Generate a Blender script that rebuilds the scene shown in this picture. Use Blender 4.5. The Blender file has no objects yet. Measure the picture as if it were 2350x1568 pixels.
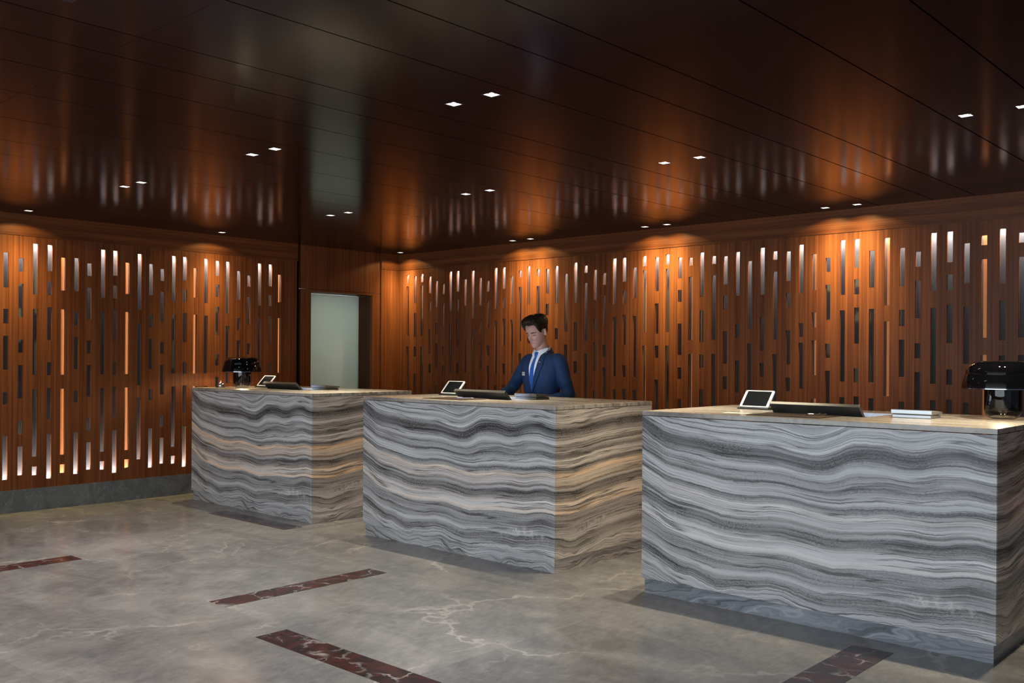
import bpy, bmesh, math, random
from mathutils import Vector, Matrix
from mathutils.bvhtree import BVHTree
import numpy as np

random.seed(7)
PI = math.pi
SC = bpy.context.scene
C = SC.collection

# ------------------------------------------------------------------ camera
F_PX, PPY, YAW, ROLL = 2178.5, 819.3, 0.7398, 0.0063
CAM = Vector((8.9935, -7.757, 1.4215))
H = 2.676            # ceiling
cam_d = bpy.data.cameras.new('camera'); cam = bpy.data.objects.new('camera', cam_d); C.objects.link(cam)
cam_d.sensor_fit = 'HORIZONTAL'; cam_d.sensor_width = 36.0
cam_d.lens = F_PX / 2350 * 36.0
cam_d.shift_y = (PPY - 784) / 2350
cam_d.clip_start = 0.05; cam_d.clip_end = 100
fw = Vector((-math.sin(YAW), math.cos(YAW), 0)); rt = Vector((math.cos(YAW), math.sin(YAW), 0)); up = Vector((0, 0, 1))
cr, sr = math.cos(ROLL), math.sin(ROLL)
rc = rt * cr + up * sr; uc = -rt * sr + up * cr
M = Matrix((rc, uc, -fw)).transposed().to_4x4(); M.translation = CAM
cam.matrix_world = M
SC.camera = cam

# ------------------------------------------------------------------ world, exposure
world = bpy.data.worlds.new('world'); SC.world = world; world.use_nodes = True
wb = world.node_tree.nodes['Background']
wb.inputs['Color'].default_value = (0.62, 0.78, 1.0, 1); wb.inputs['Strength'].default_value = 0.15
SC.view_settings.view_transform = 'Standard'; SC.view_settings.look = 'None'
SC.view_settings.exposure = 0.0; SC.view_settings.gamma = 1.0; SC.view_settings.use_curve_mapping = False

# area light added behind the camera, standing in for unseen lobby daylight
ld = bpy.data.lights.new('daylight_fill', 'AREA'); ld.shape = 'RECTANGLE'; ld.size = 9; ld.size_y = 2.2
ld.energy = 270; ld.color = (0.82, 0.91, 1.0)
lo = bpy.data.objects.new('daylight_fill', ld); C.objects.link(lo)
lo.location = (6.5, -10.4, 1.50); lo.rotation_euler = (PI / 2, 0, 0)

WALL_SPOT, ROOM_SPOT = 165.0, 125.0
WALL_COL, ROOM_COL = (1.0, 0.74, 0.30), (1.0, 0.94, 0.86)
LED_W = 190.0

# ------------------------------------------------------------------ object helpers
def prop(o, **k):
    for a, b in k.items():
        if b is not None: o[a] = b
    return o
def link(name, me, mats=None, parent=None):
    o = bpy.data.objects.new(name, me); C.objects.link(o)
    if mats is not None:
        for m in (mats if isinstance(mats, (list, tuple)) else [mats]): me.materials.append(m)
    if parent is not None: o.parent = parent
    return o
def thing(name, label, cat, loc=(0, 0, 0), rz=0.0, group=None):
    o = bpy.data.objects.new(name, None); C.objects.link(o)
    o.empty_display_size = 0.05; o.location = loc; o.rotation_euler = (0, 0, rz)
    return prop(o, label=label, category=cat, group=group)
def dup(o, parent=None):
    c = o.copy(); C.objects.link(c)
    if parent is not None: c.parent = parent
    for ch in list(o.children): dup(ch, c)
    return c
def smooth(me, on=True):
    me.polygons.foreach_set('use_smooth', [on] * len(me.polygons))
def fin(bm, name, sm=False):
    bmesh.ops.recalc_face_normals(bm, faces=bm.faces[:])
    me = bpy.data.meshes.new(name); bm.to_mesh(me); bm.free()
    if sm:
        smooth(me)
        b2 = bmesh.new(); b2.from_mesh(me)
        for e in b2.edges:
            if len(e.link_faces) == 2 and e.calc_face_angle(0) > .6: e.smooth = False
        b2.to_mesh(me); b2.free()
    return me
def bevel(o, w, seg=2, ang=30):
    m = o.modifiers.new('bevel', 'BEVEL'); m.width = w; m.segments = seg
    m.limit_method = 'ANGLE'; m.angle_limit = math.radians(ang)
    return o
def box(bm, x0, x1, y0, y1, z0, z1, mat=0):
    v = [bm.verts.new(p) for p in ((x0,y0,z0),(x1,y0,z0),(x1,y1,z0),(x0,y1,z0),(x0,y0,z1),(x1,y0,z1),(x1,y1,z1),(x0,y1,z1))]
    for q in ((0,3,2,1),(4,5,6,7),(0,1,5,4),(1,2,6,5),(2,3,7,6),(3,0,4,7)):
        f = bm.faces.new([v[i] for i in q]); f.material_index = mat
    return v
def box_me(name, *a):
    bm = bmesh.new(); box(bm, *a); return fin(bm, name)
def lathe(bm, prof, n=48, cx=0, cy=0, cap0=True, cap1=True):
    rings = []
    for r, z in prof:
        rings.append([bm.verts.new((cx + r*math.cos(2*PI*i/n), cy + r*math.sin(2*PI*i/n), z)) for i in range(n)])
    for a, b in zip(rings, rings[1:]):
        for i in range(n):
            bm.faces.new((a[i], a[(i+1) % n], b[(i+1) % n], b[i]))
    if cap0: bm.faces.new(rings[0][::-1])
    if cap1: bm.faces.new(rings[-1])
def loft(bm, rings, cap=True, closed=False):
    R = [[bm.verts.new(p) for p in r] for r in rings]
    n = len(R[0])
    for a, b in zip(R, R[1:]):
        for i in range(n):
            bm.faces.new((a[i], a[(i+1) % n], b[(i+1) % n], b[i]))
    if cap:
        bm.faces.new(R[0][::-1]); bm.faces.new(R[-1])
    return R
def tube(bm, pts, rad, n=16, cap=True, squash=1.0):
    pts = [Vector(p) for p in pts]
    rings = []; ref = None
    for i, p in enumerate(pts):
        t = (pts[min(i+1, len(pts)-1)] - pts[max(i-1, 0)]).normalized()
        if ref is None:
            ref = Vector((1, 0, 0)) if abs(t.x) < 0.8 else Vector((0, 1, 0))
        a = (ref - t * ref.dot(t)).normalized(); b = t.cross(a); ref = a
        r = rad[i]
        rings.append([p + a*r*math.cos(2*PI*k/n) + b*r*squash*math.sin(2*PI*k/n) for k in range(n)])
    loft(bm, rings, cap)
def catmull(pts, vals, k=5):
    P = [Vector(p) for p in pts]; out = []; ov = []
    for i in range(len(P)-1):
        p0, p1, p2, p3 = P[max(i-1,0)], P[i], P[i+1], P[min(i+2,len(P)-1)]
        for j in range(k):
            t = j/k
            out.append(0.5*((2*p1)+(p2-p0)*t+(2*p0-5*p1+4*p2-p3)*t*t+(3*p1-p0-3*p2+p3)*t**3))
            ov.append(vals[i]*(1-t)+vals[i+1]*t)
    out.append(P[-1]); ov.append(vals[-1])
    return out, ov
def remeshed(bm, name, voxel, smooth_it=0, fac=0.5):
    """one continuous surface out of overlapping closed shells"""
    me = fin(bm, name + '_raw')
    o = bpy.data.objects.new(name + '_raw', me); C.objects.link(o)
    m = o.modifiers.new('r', 'REMESH'); m.mode = 'VOXEL'; m.voxel_size = voxel; m.adaptivity = 0
    if smooth_it:
        s = o.modifiers.new('s', 'SMOOTH'); s.iterations = smooth_it; s.factor = fac
    dg = bpy.context.evaluated_depsgraph_get(); dg.update()
    out = bpy.data.meshes.new_from_object(o.evaluated_get(dg)); out.name = name
    bpy.data.objects.remove(o); bpy.data.meshes.remove(me)
    smooth(out)
    return out

# ------------------------------------------------------------------ materials
class NT:
    def __init__(s, name):
        s.m = bpy.data.materials.new(name); s.m.use_nodes = True
        s.t = s.m.node_tree; s.b = s.t.nodes['Principled BSDF']
    def n(s, typ, **k):
        x = s.t.nodes.new(typ)
        for a, v in k.items(): setattr(x, a, v)
        return x
    def l(s, a, b): s.t.links.new(a, b)
    def set(s, sock, v):
        if hasattr(v, 'links') or isinstance(v, bpy.types.NodeSocket): s.l(v, sock)
        else: sock.default_value = v
    def math(s, op, a, b=None, c=None, clamp=False):
        x = s.n('ShaderNodeMath', operation=op, use_clamp=clamp)
        s.set(x.inputs[0], a)
        if b is not None: s.set(x.inputs[1], b)
        if c is not None: s.set(x.inputs[2], c)
        return x.outputs[0]
    def sep(s, v):
        x = s.n('ShaderNodeSeparateXYZ'); s.l(v, x.inputs[0]); return x.outputs
    def comb(s, a, b, c):
        x = s.n('ShaderNodeCombineXYZ')
        for i, q in enumerate((a, b, c)): s.set(x.inputs[i], q)
        return x.outputs[0]
    def obj(s): return s.n('ShaderNodeTexCoord').outputs['Object']
    def noise(s, vec, scale=1.0, detail=3.0, rough=0.55, dist=0.0):
        x = s.n('ShaderNodeTexNoise'); s.l(vec, x.inputs['Vector'])
        x.inputs['Scale'].default_value = scale; x.inputs['Detail'].default_value = detail
        x.inputs['Roughness'].default_value = rough; x.inputs['Distortion'].default_value = dist
        return x.outputs['Fac']
    def ramp(s, f, stops, interp='LINEAR'):
        x = s.n('ShaderNodeValToRGB'); e = x.color_ramp.elements; x.color_ramp.interpolation = interp
        while len(e) < len(stops): e.new(0.5)
        for i, (p, c) in enumerate(stops):
            e[i].position = p
            e[i].color = tuple(c) + (1,) if not isinstance(c, (int, float)) else (c, c, c, 1)
        s.set(x.inputs[0], f); return x.outputs[0]
    def mix(s, f, a, b, op='MIX'):
        x = s.n('ShaderNodeMix', data_type='RGBA', blend_type=op)
        s.set(x.inputs[0], f)
        for k, v in ((6, a), (7, b)):
            if isinstance(v, tuple): v = v + (1,) if len(v) == 3 else v
            s.set(x.inputs[k], v)
        return x.outputs[2]
    def rng(s, v, a, b, c, d, smoothstep=False):
        x = s.n('ShaderNodeMapRange'); x.clamp = True
        if smoothstep: x.interpolation_type = 'SMOOTHSTEP'
        s.set(x.inputs[0], v)
        for i, q in enumerate((a, b, c, d)): x.inputs[i+1].default_value = q
        return x.outputs[0]
    def base(s, col=None, rough=None, metal=None, spec=None, coat=None, coatr=None, bump=None, bstr=0.2, bdist=0.002):
        b = s.b
        if col is not None: s.set(b.inputs['Base Color'], col if not isinstance(col, tuple) else (col + (1,))[:4])
        if rough is not None: s.set(b.inputs['Roughness'], rough)
        if metal is not None: b.inputs['Metallic'].default_value = metal
        if spec is not None: b.inputs['Specular IOR Level'].default_value = spec
        if coat is not None: b.inputs['Coat Weight'].default_value = coat
        if coatr is not None: b.inputs['Coat Roughness'].default_value = coatr
        if bump is not None:
            x = s.n('ShaderNodeBump'); x.inputs['Strength'].default_value = bstr; x.inputs['Distance'].default_value = bdist
            s.l(bump, x.inputs['Height']); s.l(x.outputs[0], b.inputs['Normal'])
        return s.m

def plain(name, col, rough=0.5, metal=0.0, spec=0.5, coat=0.0, var=0.0, scale=30):
    t = NT(name)
    if var:
        f = t.noise(t.obj(), scale, 4)
        c = t.mix(f, tuple(x*(1-var) for x in col), tuple(min(1, x*(1+var)) for x in col))
    else: c = col
    return t.base(c, rough, metal, spec, coat)
def emit(name, col, strength):
    t = NT(name)
    t.b.inputs['Base Color'].default_value = (0.8, 0.8, 0.8, 1)
    t.b.inputs['Emission Color'].default_value = tuple(col) + (1,); t.b.inputs['Emission Strength'].default_value = strength
    return t.m

def wood(name, horizontal=False, tint=1.0, rough=0.42):
    t = NT(name); x, y, z = t.sep(t.obj())
    s = t.math('ADD', x, y)
    u, v = (z, s) if horizontal else (s, z)
    warp = t.noise(t.comb(t.math('MULTIPLY', u, 5.0), t.math('MULTIPLY', v, 0.9), 0.0), 1.0, 2)
    uu = t.math('ADD', u, t.math('MULTIPLY', warp, 0.018))
    g1 = t.noise(t.comb(t.math('MULTIPLY', uu, 95.0), t.math('MULTIPLY', v, 1.6), 0.3), 1.0, 4, 0.65)
    g2 = t.noise(t.comb(t.math('MULTIPLY', u, 300.0), t.math('MULTIPLY', v, 5.0), 4.3), 1.0, 2, 0.6)
    big = t.noise(t.comb(t.math('MULTIPLY', u, 6.0), t.math('MULTIPLY', v, 0.7), 7.0), 1.0, 2)
    st = t.n('ShaderNodeTexWhiteNoise', noise_dimensions='1D')
    t.l(t.math('FLOOR', t.math('MULTIPLY', u, 62.0)), st.inputs['W'])
    f = t.math('ADD', t.math('MULTIPLY', g1, 0.5), t.math('ADD', t.math('MULTIPLY', st.outputs[0], 0.17), t.math('ADD', t.math('MULTIPLY', big, 0.35), t.math('MULTIPLY', g2, 0.14))))
    k = tint
    col = t.ramp(f, [(0.28, (0.056*k, 0.0162*k, 0.0066*k)), (0.50, (0.130*k, 0.0400*k, 0.0142*k)), (0.68, (0.198*k, 0.0660*k, 0.0230*k)), (0.86, (0.28*k, 0.101*k, 0.035*k))])
    return t.base(col, rough, spec=0.18, bump=g1, bstr=0.12, bdist=0.001)

def curve01(t, f, pts):
    x = t.n('ShaderNodeFloatCurve'); cu = x.mapping.curves[0]
    while len(cu.points) < len(pts): cu.points.new(0.5, 0.5)
    for p, (a, b) in zip(cu.points, pts): p.location = (a, b)
    x.mapping.update(); t.set(x.inputs['Value'], f); return x.outputs[0]

def onyx(name, warm):
    """banded silver-wave stone: strata follow two fold curves, fine layering and speckle on top"""
    t = NT(name); x, y, z = t.sep(t.obj())
    along = t.math('ADD', x, y)
    U = t.math('MULTIPLY', along, 1/1.985)
    v = t.math('SUBTRACT', 1.0, t.math('MULTIPLY', z, 1/1.09))
    u0 = t.math('MULTIPLY', U, 1/1.6, clamp=True)
    q = 1/1.6
    cT = curve01(t, u0, [(0,.02),(.05*q,.07),(.1*q,.107),(.2*q,.128),(.3*q,.142),(.44*q,.157),(.55*q,.186),(.61*q,.158),(.66*q,.121),(.73*q,.118),(.8*q,.133),(.9*q,.101),(1.0*q,.125),(1.12*q,.12),(1.25*q,.095),(1.4*q,.08),(1.6*q,.07)])
    cL = curve01(t, u0, [(0,.315),(.05*q,.35),(.1*q,.39),(.2*q,.418),(.33*q,.443),(.46*q,.430),(.55*q,.448),(.6*q,.459),(.68*q,.447),(.75*q,.43),(.86*q,.425),(.95*q,.402),(1.0*q,.41),(1.1*q,.415),(1.2*q,.395),(1.35*q,.365),(1.6*q,.355)])
    tm = t.rng(v, .10, .46, 0, 1, True)
    D = t.math('ADD', t.math('MULTIPLY', t.math('ADD', cT, .285), t.math('SUBTRACT', 1.0, tm)), t.math('MULTIPLY', cL, tm))
    n1 = t.noise(t.comb(t.math('MULTIPLY', along, 2.6), t.math('MULTIPLY', z, 2.2), 1.0), 1.0, 3, 0.5)
    n2 = t.noise(t.comb(t.math('MULTIPLY', along, 9.0), t.math('MULTIPLY', z, 11.0), 5.0), 1.0, 3, 0.55)
    n3 = t.noise(t.comb(t.math('MULTIPLY', along, 34.0), t.math('MULTIPLY', z, 52.0), 9.0), 1.0, 2, 0.6)
    low = t.rng(v, .70, .98, 0.0, 1.0, True)           # swirls near the foot
    amp = t.math('ADD', 0.030, t.math('MULTIPLY', low, 0.15))
    s = t.math('SUBTRACT', v, D)
    s = t.math('ADD', s, t.math('MULTIPLY', t.math('SUBTRACT', n1, 0.5), amp))
    s = t.math('ADD', s, t.math('MULTIPLY', t.math('SUBTRACT', n2, 0.5), 0.011))
    s = t.math('ADD', s, t.math('MULTIPLY', t.math('SUBTRACT', n3, 0.5), 0.006))
    lo_, hi_ = -.50, .70
    fs = t.math('MULTIPLY', t.math('SUBTRACT', s, lo_), 1/(hi_-lo_))
    P = lambda a: (a-lo_)/(hi_-lo_)
    bands = [(-.50,.26),(-.43,.20),(-.40,.33),(-.345,.27),(-.32,.36),(-.292,.20),(-.275,.055),(-.245,.10),(-.215,.24),(-.195,.36),(-.165,.18),(-.145,.28),(-.115,.15),(-.09,.35),(-.055,.31),(-.04,.13),(-.022,.22),(.0,.74),(.014,.34),(.058,.30),(.071,.13),(.084,.32),(.10,.11),(.14,.14),(.165,.36),(.225,.42),(.245,.22),(.33,.20),(.365,.32),(.40,.13),(.47,.30),(.60,.22)]
    base = t.ramp(fs, [(P(a), min(.90, max(.08, .52+.84*(b*2.15-.52)))) for a, b in bands])
    # fine layering
    f1 = t.noise(t.comb(t.math('MULTIPLY', along, .75), t.math('MULTIPLY', s, 88.0), 2.0), 1.0, 5, 0.72)
    f2 = t.noise(t.comb(t.math('MULTIPLY', along, 3.0), t.math('MULTIPLY', s, 300.0), 6.0), 1.0, 4, 0.7)
    sp = t.noise(t.comb(t.math('MULTIPLY', along, 70.0), t.math('MULTIPLY', s, 210.0), 3.0), 1.0, 3, 0.75)
    patch = t.noise(t.comb(t.math('MULTIPLY', along, 4.0), t.math('MULTIPLY', s, 9.0), 8.0), 1.0, 2)
    lay = t.math('ADD', t.rng(f1, .35, .65, .36, 1.40), t.math('MULTIPLY', t.math('SUBTRACT', f2, .5), 0.75))
    calm = t.rng(t.noise(t.comb(t.math('MULTIPLY', along, 1.5), t.math('MULTIPLY', s, 15.0), 21.0), 1.0, 4), .40, .56, .30, 1.15)
    calm = t.math('MULTIPLY', calm, t.rng(base, .75, .35, .6, 1.0))
    lay = t.math('ADD', 1.02, t.math('MULTIPLY', t.math('SUBTRACT', lay, 1.0), calm))
    lum = t.math('MULTIPLY', base, lay)
    spk = t.math('MULTIPLY', t.rng(sp, .46, .62, 0, 1), t.rng(patch, .40, .56, .15, 1))
    spk = t.math('MULTIPLY', spk, t.rng(base, .62, .24, .10, 1))
    lum = t.math('MULTIPLY', lum, t.math('SUBTRACT', 1.0, t.math('MULTIPLY', spk, 0.85)))
    def seam(fr, off, w, lo):
        nn = t.noise(t.comb(t.math('MULTIPLY', along, .45), t.math('MULTIPLY', s, fr), off), 1.0, 2, 0.5)
        line = t.rng(t.math('ABSOLUTE', t.math('SUBTRACT', nn, .5)), 0.0, w, 1.0, 0.0)
        gate = t.rng(t.noise(t.comb(t.math('MULTIPLY', along, 2.0), t.math('MULTIPLY', s, 7.0), off+4.0), 1.0, 2), lo, lo+.1, 0, 1)
        return t.math('MULTIPLY', line, gate)
    dark = t.math('MULTIPLY', t.math('MAXIMUM', t.math('MAXIMUM', seam(26.0, 15.0, .024, .42), seam(17.0, 51.0, .016, .40)), seam(46.0, 31.0, .020, .45)), .74)
    lum = t.math('MULTIPLY', lum, t.math('SUBTRACT', 1.0, dark))
    # honey tint on the veins: warm reflected light painted in, stronger per counter
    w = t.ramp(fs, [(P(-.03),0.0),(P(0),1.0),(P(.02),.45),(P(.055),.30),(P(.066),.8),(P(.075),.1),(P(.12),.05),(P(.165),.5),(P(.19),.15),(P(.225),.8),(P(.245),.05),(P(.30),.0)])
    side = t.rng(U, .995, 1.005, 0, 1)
    wamt = t.math('ADD', t.math('MULTIPLY', w, t.math('ADD', warm, t.math('MULTIPLY', side, .22))), t.math('MULTIPLY', side, .26), clamp=True)  # side faces also get golden lamp light painted into their colour
    lum = t.math('MULTIPLY', lum, t.math('ADD', 1.0, t.math('MULTIPLY', side, .1)))  # side faces painted lighter, as if lit by the lamps
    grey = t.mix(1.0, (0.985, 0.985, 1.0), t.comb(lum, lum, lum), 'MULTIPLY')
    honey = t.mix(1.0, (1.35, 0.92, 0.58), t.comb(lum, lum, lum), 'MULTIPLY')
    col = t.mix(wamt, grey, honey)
    # crystal pocket low on the right of the slab
    du = t.math('SUBTRACT', U, .86); arch = t.math('ADD', .775, t.math('MULTIPLY', t.math('MULTIPLY', du, du), 3.2))
    dv = t.math('SUBTRACT', v, arch)
    g = t.math('POWER', 2.718, t.math('MULTIPLY', t.math('ADD', t.math('MULTIPLY', t.math('MULTIPLY', du, du), 120.0), t.math('MULTIPLY', t.math('MULTIPLY', dv, dv), 1500.0)), -1.0))
    cn = t.noise(t.comb(t.math('MULTIPLY', along, 30.0), t.math('MULTIPLY', z, 24.0), 0.0), 1.0, 5, .7)
    cr_ = t.math('MULTIPLY', g, t.rng(cn, .45, .68, 0, 1))
    du2 = t.math('SUBTRACT', U, 1.2); dv2 = t.math('SUBTRACT', v, t.math('SUBTRACT', .74, t.math('MULTIPLY', du2, .35)))
    g2 = t.math('POWER', 2.718, t.math('MULTIPLY', t.math('ADD', t.math('MULTIPLY', t.math('MULTIPLY', du2, du2), 70.0), t.math('MULTIPLY', t.math('MULTIPLY', dv2, dv2), 900.0)), -1.0))
    cr2 = t.math('MULTIPLY', g2, t.rng(cn, .5, .66, 0, .8))
    col = t.mix(t.math('MAXIMUM', cr_, cr2), col, (0.85, 0.82, 0.78))
    return t.base(col, 0.22, spec=0.45)

def top_stone():
    t = NT('countertop_stone'); x, y, z = t.sep(t.obj())
    n = t.noise(t.comb(t.math('MULTIPLY', x, 1.2), t.math('MULTIPLY', y, 26.0), t.math('MULTIPLY', z, 6.0)), 1.0, 4, .6, .3)
    n2 = t.noise(t.comb(t.math('MULTIPLY', x, 30.0), t.math('MULTIPLY', y, 30.0), t.math('MULTIPLY', z, 30.0)), 1.0, 2)
    f = t.math('ADD', t.math('MULTIPLY', n, .8), t.math('MULTIPLY', n2, .2))
    col = t.ramp(f, [(.3, (.15,.13,.115)), (.46, (.38,.345,.31)), (.58, (.54,.50,.455)), (.72, (.68,.65,.60))])
    return t.base(col, .2, spec=.5)
def plinth_stone():
    t = NT('plinth_stone'); x, y, z = t.sep(t.obj())
    s = t.math('ADD', t.math('MULTIPLY', t.math('ADD', x, y), 1.1), t.math('MULTIPLY', z, -6.0))
    n0 = t.noise(t.comb(t.math('MULTIPLY', x, 2.0), t.math('MULTIPLY', y, 2.0), t.math('MULTIPLY', z, 6.0)), 1.0, 3)
    n = t.noise(t.comb(t.math('MULTIPLY', t.math('ADD', s, t.math('MULTIPLY', n0, 1.6)), 5.0), t.math('MULTIPLY', z, 3.0), 0.0), 1.0, 5, .65)
    col = t.ramp(n, [(.3, (.06,.066,.075)), (.45, (.18,.193,.215)), (.58, (.33,.35,.38)), (.7, (.48,.50,.53))])
    return t.base(col, .25, spec=.45)
def floor_marble():
    t = NT('floor_marble'); o = t.obj(); x, y, z = t.sep(o)
    big = t.noise(o, .55, 3, .5, .4)
    cloud = t.noise(t.comb(t.math('MULTIPLY', x, 1.8), t.math('MULTIPLY', y, 3.4), 0.0), 1.0, 6, .62, .8)
    str_ = t.noise(t.comb(t.math('MULTIPLY', t.math('ADD', x, t.math('MULTIPLY', y, .6)), 9.0), t.math('MULTIPLY', t.math('SUBTRACT', y, t.math('MULTIPLY', x, .5)), 2.0), 3.0), 1.0, 5, .65, .6)
    # slabs 0.595 x 1.19 differ a little
    tx = t.math('FLOOR', t.math('MULTIPLY', t.math('SUBTRACT', x, 4.2), 1/.82)); ty = t.math('FLOOR', t.math('MULTIPLY', t.math('ADD', y, 4.9), 1/1.19))
    wn = t.n('ShaderNodeTexWhiteNoise', noise_dimensions='2D'); t.l(t.comb(tx, ty, 0.0), wn.inputs['Vector'])
    f = t.math('ADD', t.math('ADD', t.math('MULTIPLY', cloud, .5), t.math('MULTIPLY', big, .22)), t.math('ADD', t.math('MULTIPLY', str_, .22), t.math('MULTIPLY', wn.outputs[0], .08)))
    col = t.ramp(f, [(.33, (.120,.123,.129)), (.47, (.200,.200,.204)), (.58, (.27,.266,.264)), (.72, (.375,.363,.354))])
    # fine grain along the slabs and angular white veins
    gr = t.noise(t.comb(t.math('MULTIPLY', x, 26.0), t.math('MULTIPLY', y, 11.0), 2.0), 1.0, 6, .7, .5)
    col = t.mix(t.rng(gr, .35, .70, 0, .55), t.mix(1.0, col, (.80, .80, .81), 'MULTIPLY'), t.mix(1.0, col, (1.34, 1.32, 1.30), 'MULTIPLY'))
    dx = t.noise(o, 2.3, 5, .6); dy = t.noise(t.comb(t.math('ADD', x, 7.3), y, 4.0), 2.3, 5, .6)
    def vein(sc, w, amt):
        vo = t.n('ShaderNodeTexVoronoi', feature='DISTANCE_TO_EDGE'); vo.inputs['Scale'].default_value = sc
        t.l(t.comb(t.math('ADD', x, t.math('MULTIPLY', dx, amt)), t.math('ADD', t.math('MULTIPLY', y, .75), t.math('MULTIPLY', dy, amt)), 0.0), vo.inputs['Vector'])
        return t.rng(vo.outputs['Distance'], 0.0, w, 1.0, 0.0)
    v1 = t.math('MULTIPLY', vein(.62, .016, .75), t.rng(t.noise(o, 1.0, 3), .44, .60, 0, 1))
    v2 = t.math('MULTIPLY', vein(1.7, .022, .5), t.rng(t.noise(t.comb(t.math('ADD', x, 5.0), y, 2.0), 1.3, 3), .50, .68, 0, .6))
    soft = t.math('MULTIPLY', vein(.62, .10, .75), t.rng(t.noise(t.comb(x, y, 9.0), .9, 2), .42, .6, 0, .28))
    v = t.math('MAXIMUM', soft, t.math('MAXIMUM', v1, v2))
    col = t.mix(t.math('MULTIPLY', v, .62), col, (.58, .555, .53))
    jx = t.math('ABSOLUTE', t.math('SUBTRACT', t.math('FRACT', t.math('MULTIPLY', t.math('SUBTRACT', x, 4.2), 1/.82)), .5))
    jy = t.math('ABSOLUTE', t.math('SUBTRACT', t.math('FRACT', t.math('MULTIPLY', t.math('ADD', y, 4.9), 1/1.19)), .5))
    j = t.math('MAXIMUM', t.rng(jx, .4975, .499, 0, 1), t.rng(jy, .498, .499, 0, 1))
    col = t.mix(t.math('MULTIPLY', j, .25), col, (.1, .1, .1))
    r = t.rng(cloud, .3, .7, .20, .30)
    return t.base(col, r, spec=.38)
def red_marble():
    t = NT('red_marble'); o = t.obj(); x, y, z = t.sep(o)
    n = t.noise(o, 11.0, 6, .68, .9)
    col = t.ramp(n, [(.34, (.012,.011,.013)), (.46, (.030,.016,.018)), (.56, (.066,.019,.019)), (.70, (.090,.036,.034))])
    dx = t.noise(o, 9.0, 4, .6); dy = t.noise(t.comb(t.math('ADD', x, 3.0), y, 6.0), 9.0, 4, .6)
    vo = t.n('ShaderNodeTexVoronoi', feature='DISTANCE_TO_EDGE'); vo.inputs['Scale'].default_value = 5.5
    t.l(t.comb(t.math('ADD', x, t.math('MULTIPLY', dx, .16)), t.math('ADD', y, t.math('MULTIPLY', dy, .16)), 0.0), vo.inputs['Vector'])
    v = t.math('MULTIPLY', t.rng(vo.outputs['Distance'], 0, .05, 1, 0), t.rng(t.noise(o, 6.0, 3), .44, .62, 0, 1))
    col = t.mix(t.math('MULTIPLY', v, .7), col, (.50, .46, .46))
    return t.base(col, .22, spec=.5)
def grey_stone():
    t = NT('skirting_stone'); o = t.obj()
    n = t.noise(o, 5.0, 5, .6, .7)
    col = t.ramp(n, [(.3, (.075,.083,.095)), (.55, (.125,.137,.152)), (.75, (.19,.20,.215))])
    nn = t.noise(o, 3.0, 4, .6, 1.2); a = t.math('ABSOLUTE', t.math('SUBTRACT', nn, .5))
    col = t.mix(t.math('MULTIPLY', t.rng(a, 0, .01, 1, 0, True), .3), col, (.4, .4, .42))
    return t.base(col, .35)
def ceiling_lacquer():
    t = NT('ceiling_lacquer'); o = t.obj()
    n = t.noise(o, .7, 2); w = t.noise(o, 2.0, 2)
    col = t.mix(n, (.017, .0068, .0072), (.022, .0090, .0094))
    t.b.inputs['IOR'].default_value = 1.17
    return t.base(col, .16, spec=.5)

M_WOOD = wood('walnut_vertical'); M_WOODH = wood('walnut_horizontal', True, .92)
M_WOODD = wood('walnut_dark', False, .62)
M_JAMB = wood('walnut_grey', False, .42, .5)
M_STUD = plain('copper_stud', (.80, .31, .10), .5, var=.1)
M_BACK = plain('cavity_grey', (.048, .050, .053), .7)
M_DARK = plain('shadow_gap', (.008, .007, .007), .8)
M_CEIL = ceiling_lacquer(); M_FLOOR = floor_marble(); M_RED = red_marble(); M_SKIRT = grey_stone()
M_TOP = top_stone(); M_PLINTH = plinth_stone()
def frosted():
    t = NT('frosted_door'); out = t.t.nodes['Material Output']
    tr = t.n('ShaderNodeBsdfTranslucent'); tr.inputs[0].default_value = (.70, .74, .69, 1)
    t.base((.62, .64, .61), .3, spec=.5)
    mx = t.n('ShaderNodeMixShader'); mx.inputs[0].default_value = .5
    t.l(t.b.outputs[0], mx.inputs[1]); t.l(tr.outputs[0], mx.inputs[2]); t.l(mx.outputs[0], out.inputs['Surface'])
    return t.m
M_DOOR = frosted()
M_STEEL = plain('brushed_steel', (.45, .45, .46), .3, 1.0)
M_BLACKGL = plain('black_glass', (.003, .003, .004), .03, spec=.45)
def smoked():
    t = NT('smoked_glass'); out = t.t.nodes['Material Output']
    tr = t.n('ShaderNodeBsdfTransparent'); tr.inputs[0].default_value = (.20, .20, .21, 1)
    gl = t.n('ShaderNodeBsdfGlossy'); gl.inputs['Roughness'].default_value = .03; gl.inputs['Color'].default_value = (.9, .9, .9, 1)
    fr = t.n('ShaderNodeFresnel'); fr.inputs['IOR'].default_value = 1.5
    mx = t.n('ShaderNodeMixShader'); t.l(fr.outputs[0], mx.inputs[0])
    t.l(tr.outputs[0], mx.inputs[1]); t.l(gl.outputs[0], mx.inputs[2]); t.l(mx.outputs[0], out.inputs['Surface'])
    return t.m
M_SMOKE = smoked()
M_RIM = plain('polished_rim', (.55, .55, .58), .12, 1.0)
M_CHROME = plain('chrome', (.82, .82, .84), .08, 1.0)
M_BLACK = plain('black_plastic', (.012, .012, .014), .38)
M_CHAR = plain('charcoal_metal', (.075, .072, .068), .35, .3)
M_WHITE = plain('white_plastic', (.80, .80, .80), .28)
M_GLASSD = plain('dark_screen', (.012, .014, .017), .08)
M_LEATHER = plain('brown_leather', (.045, .026, .021), .45, var=.25, scale=120)
M_PAPER = plain('white_card', (.78, .77, .74), .6)
M_SILV = plain('satin_silver', (.42, .45, .48), .3, .7)
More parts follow.
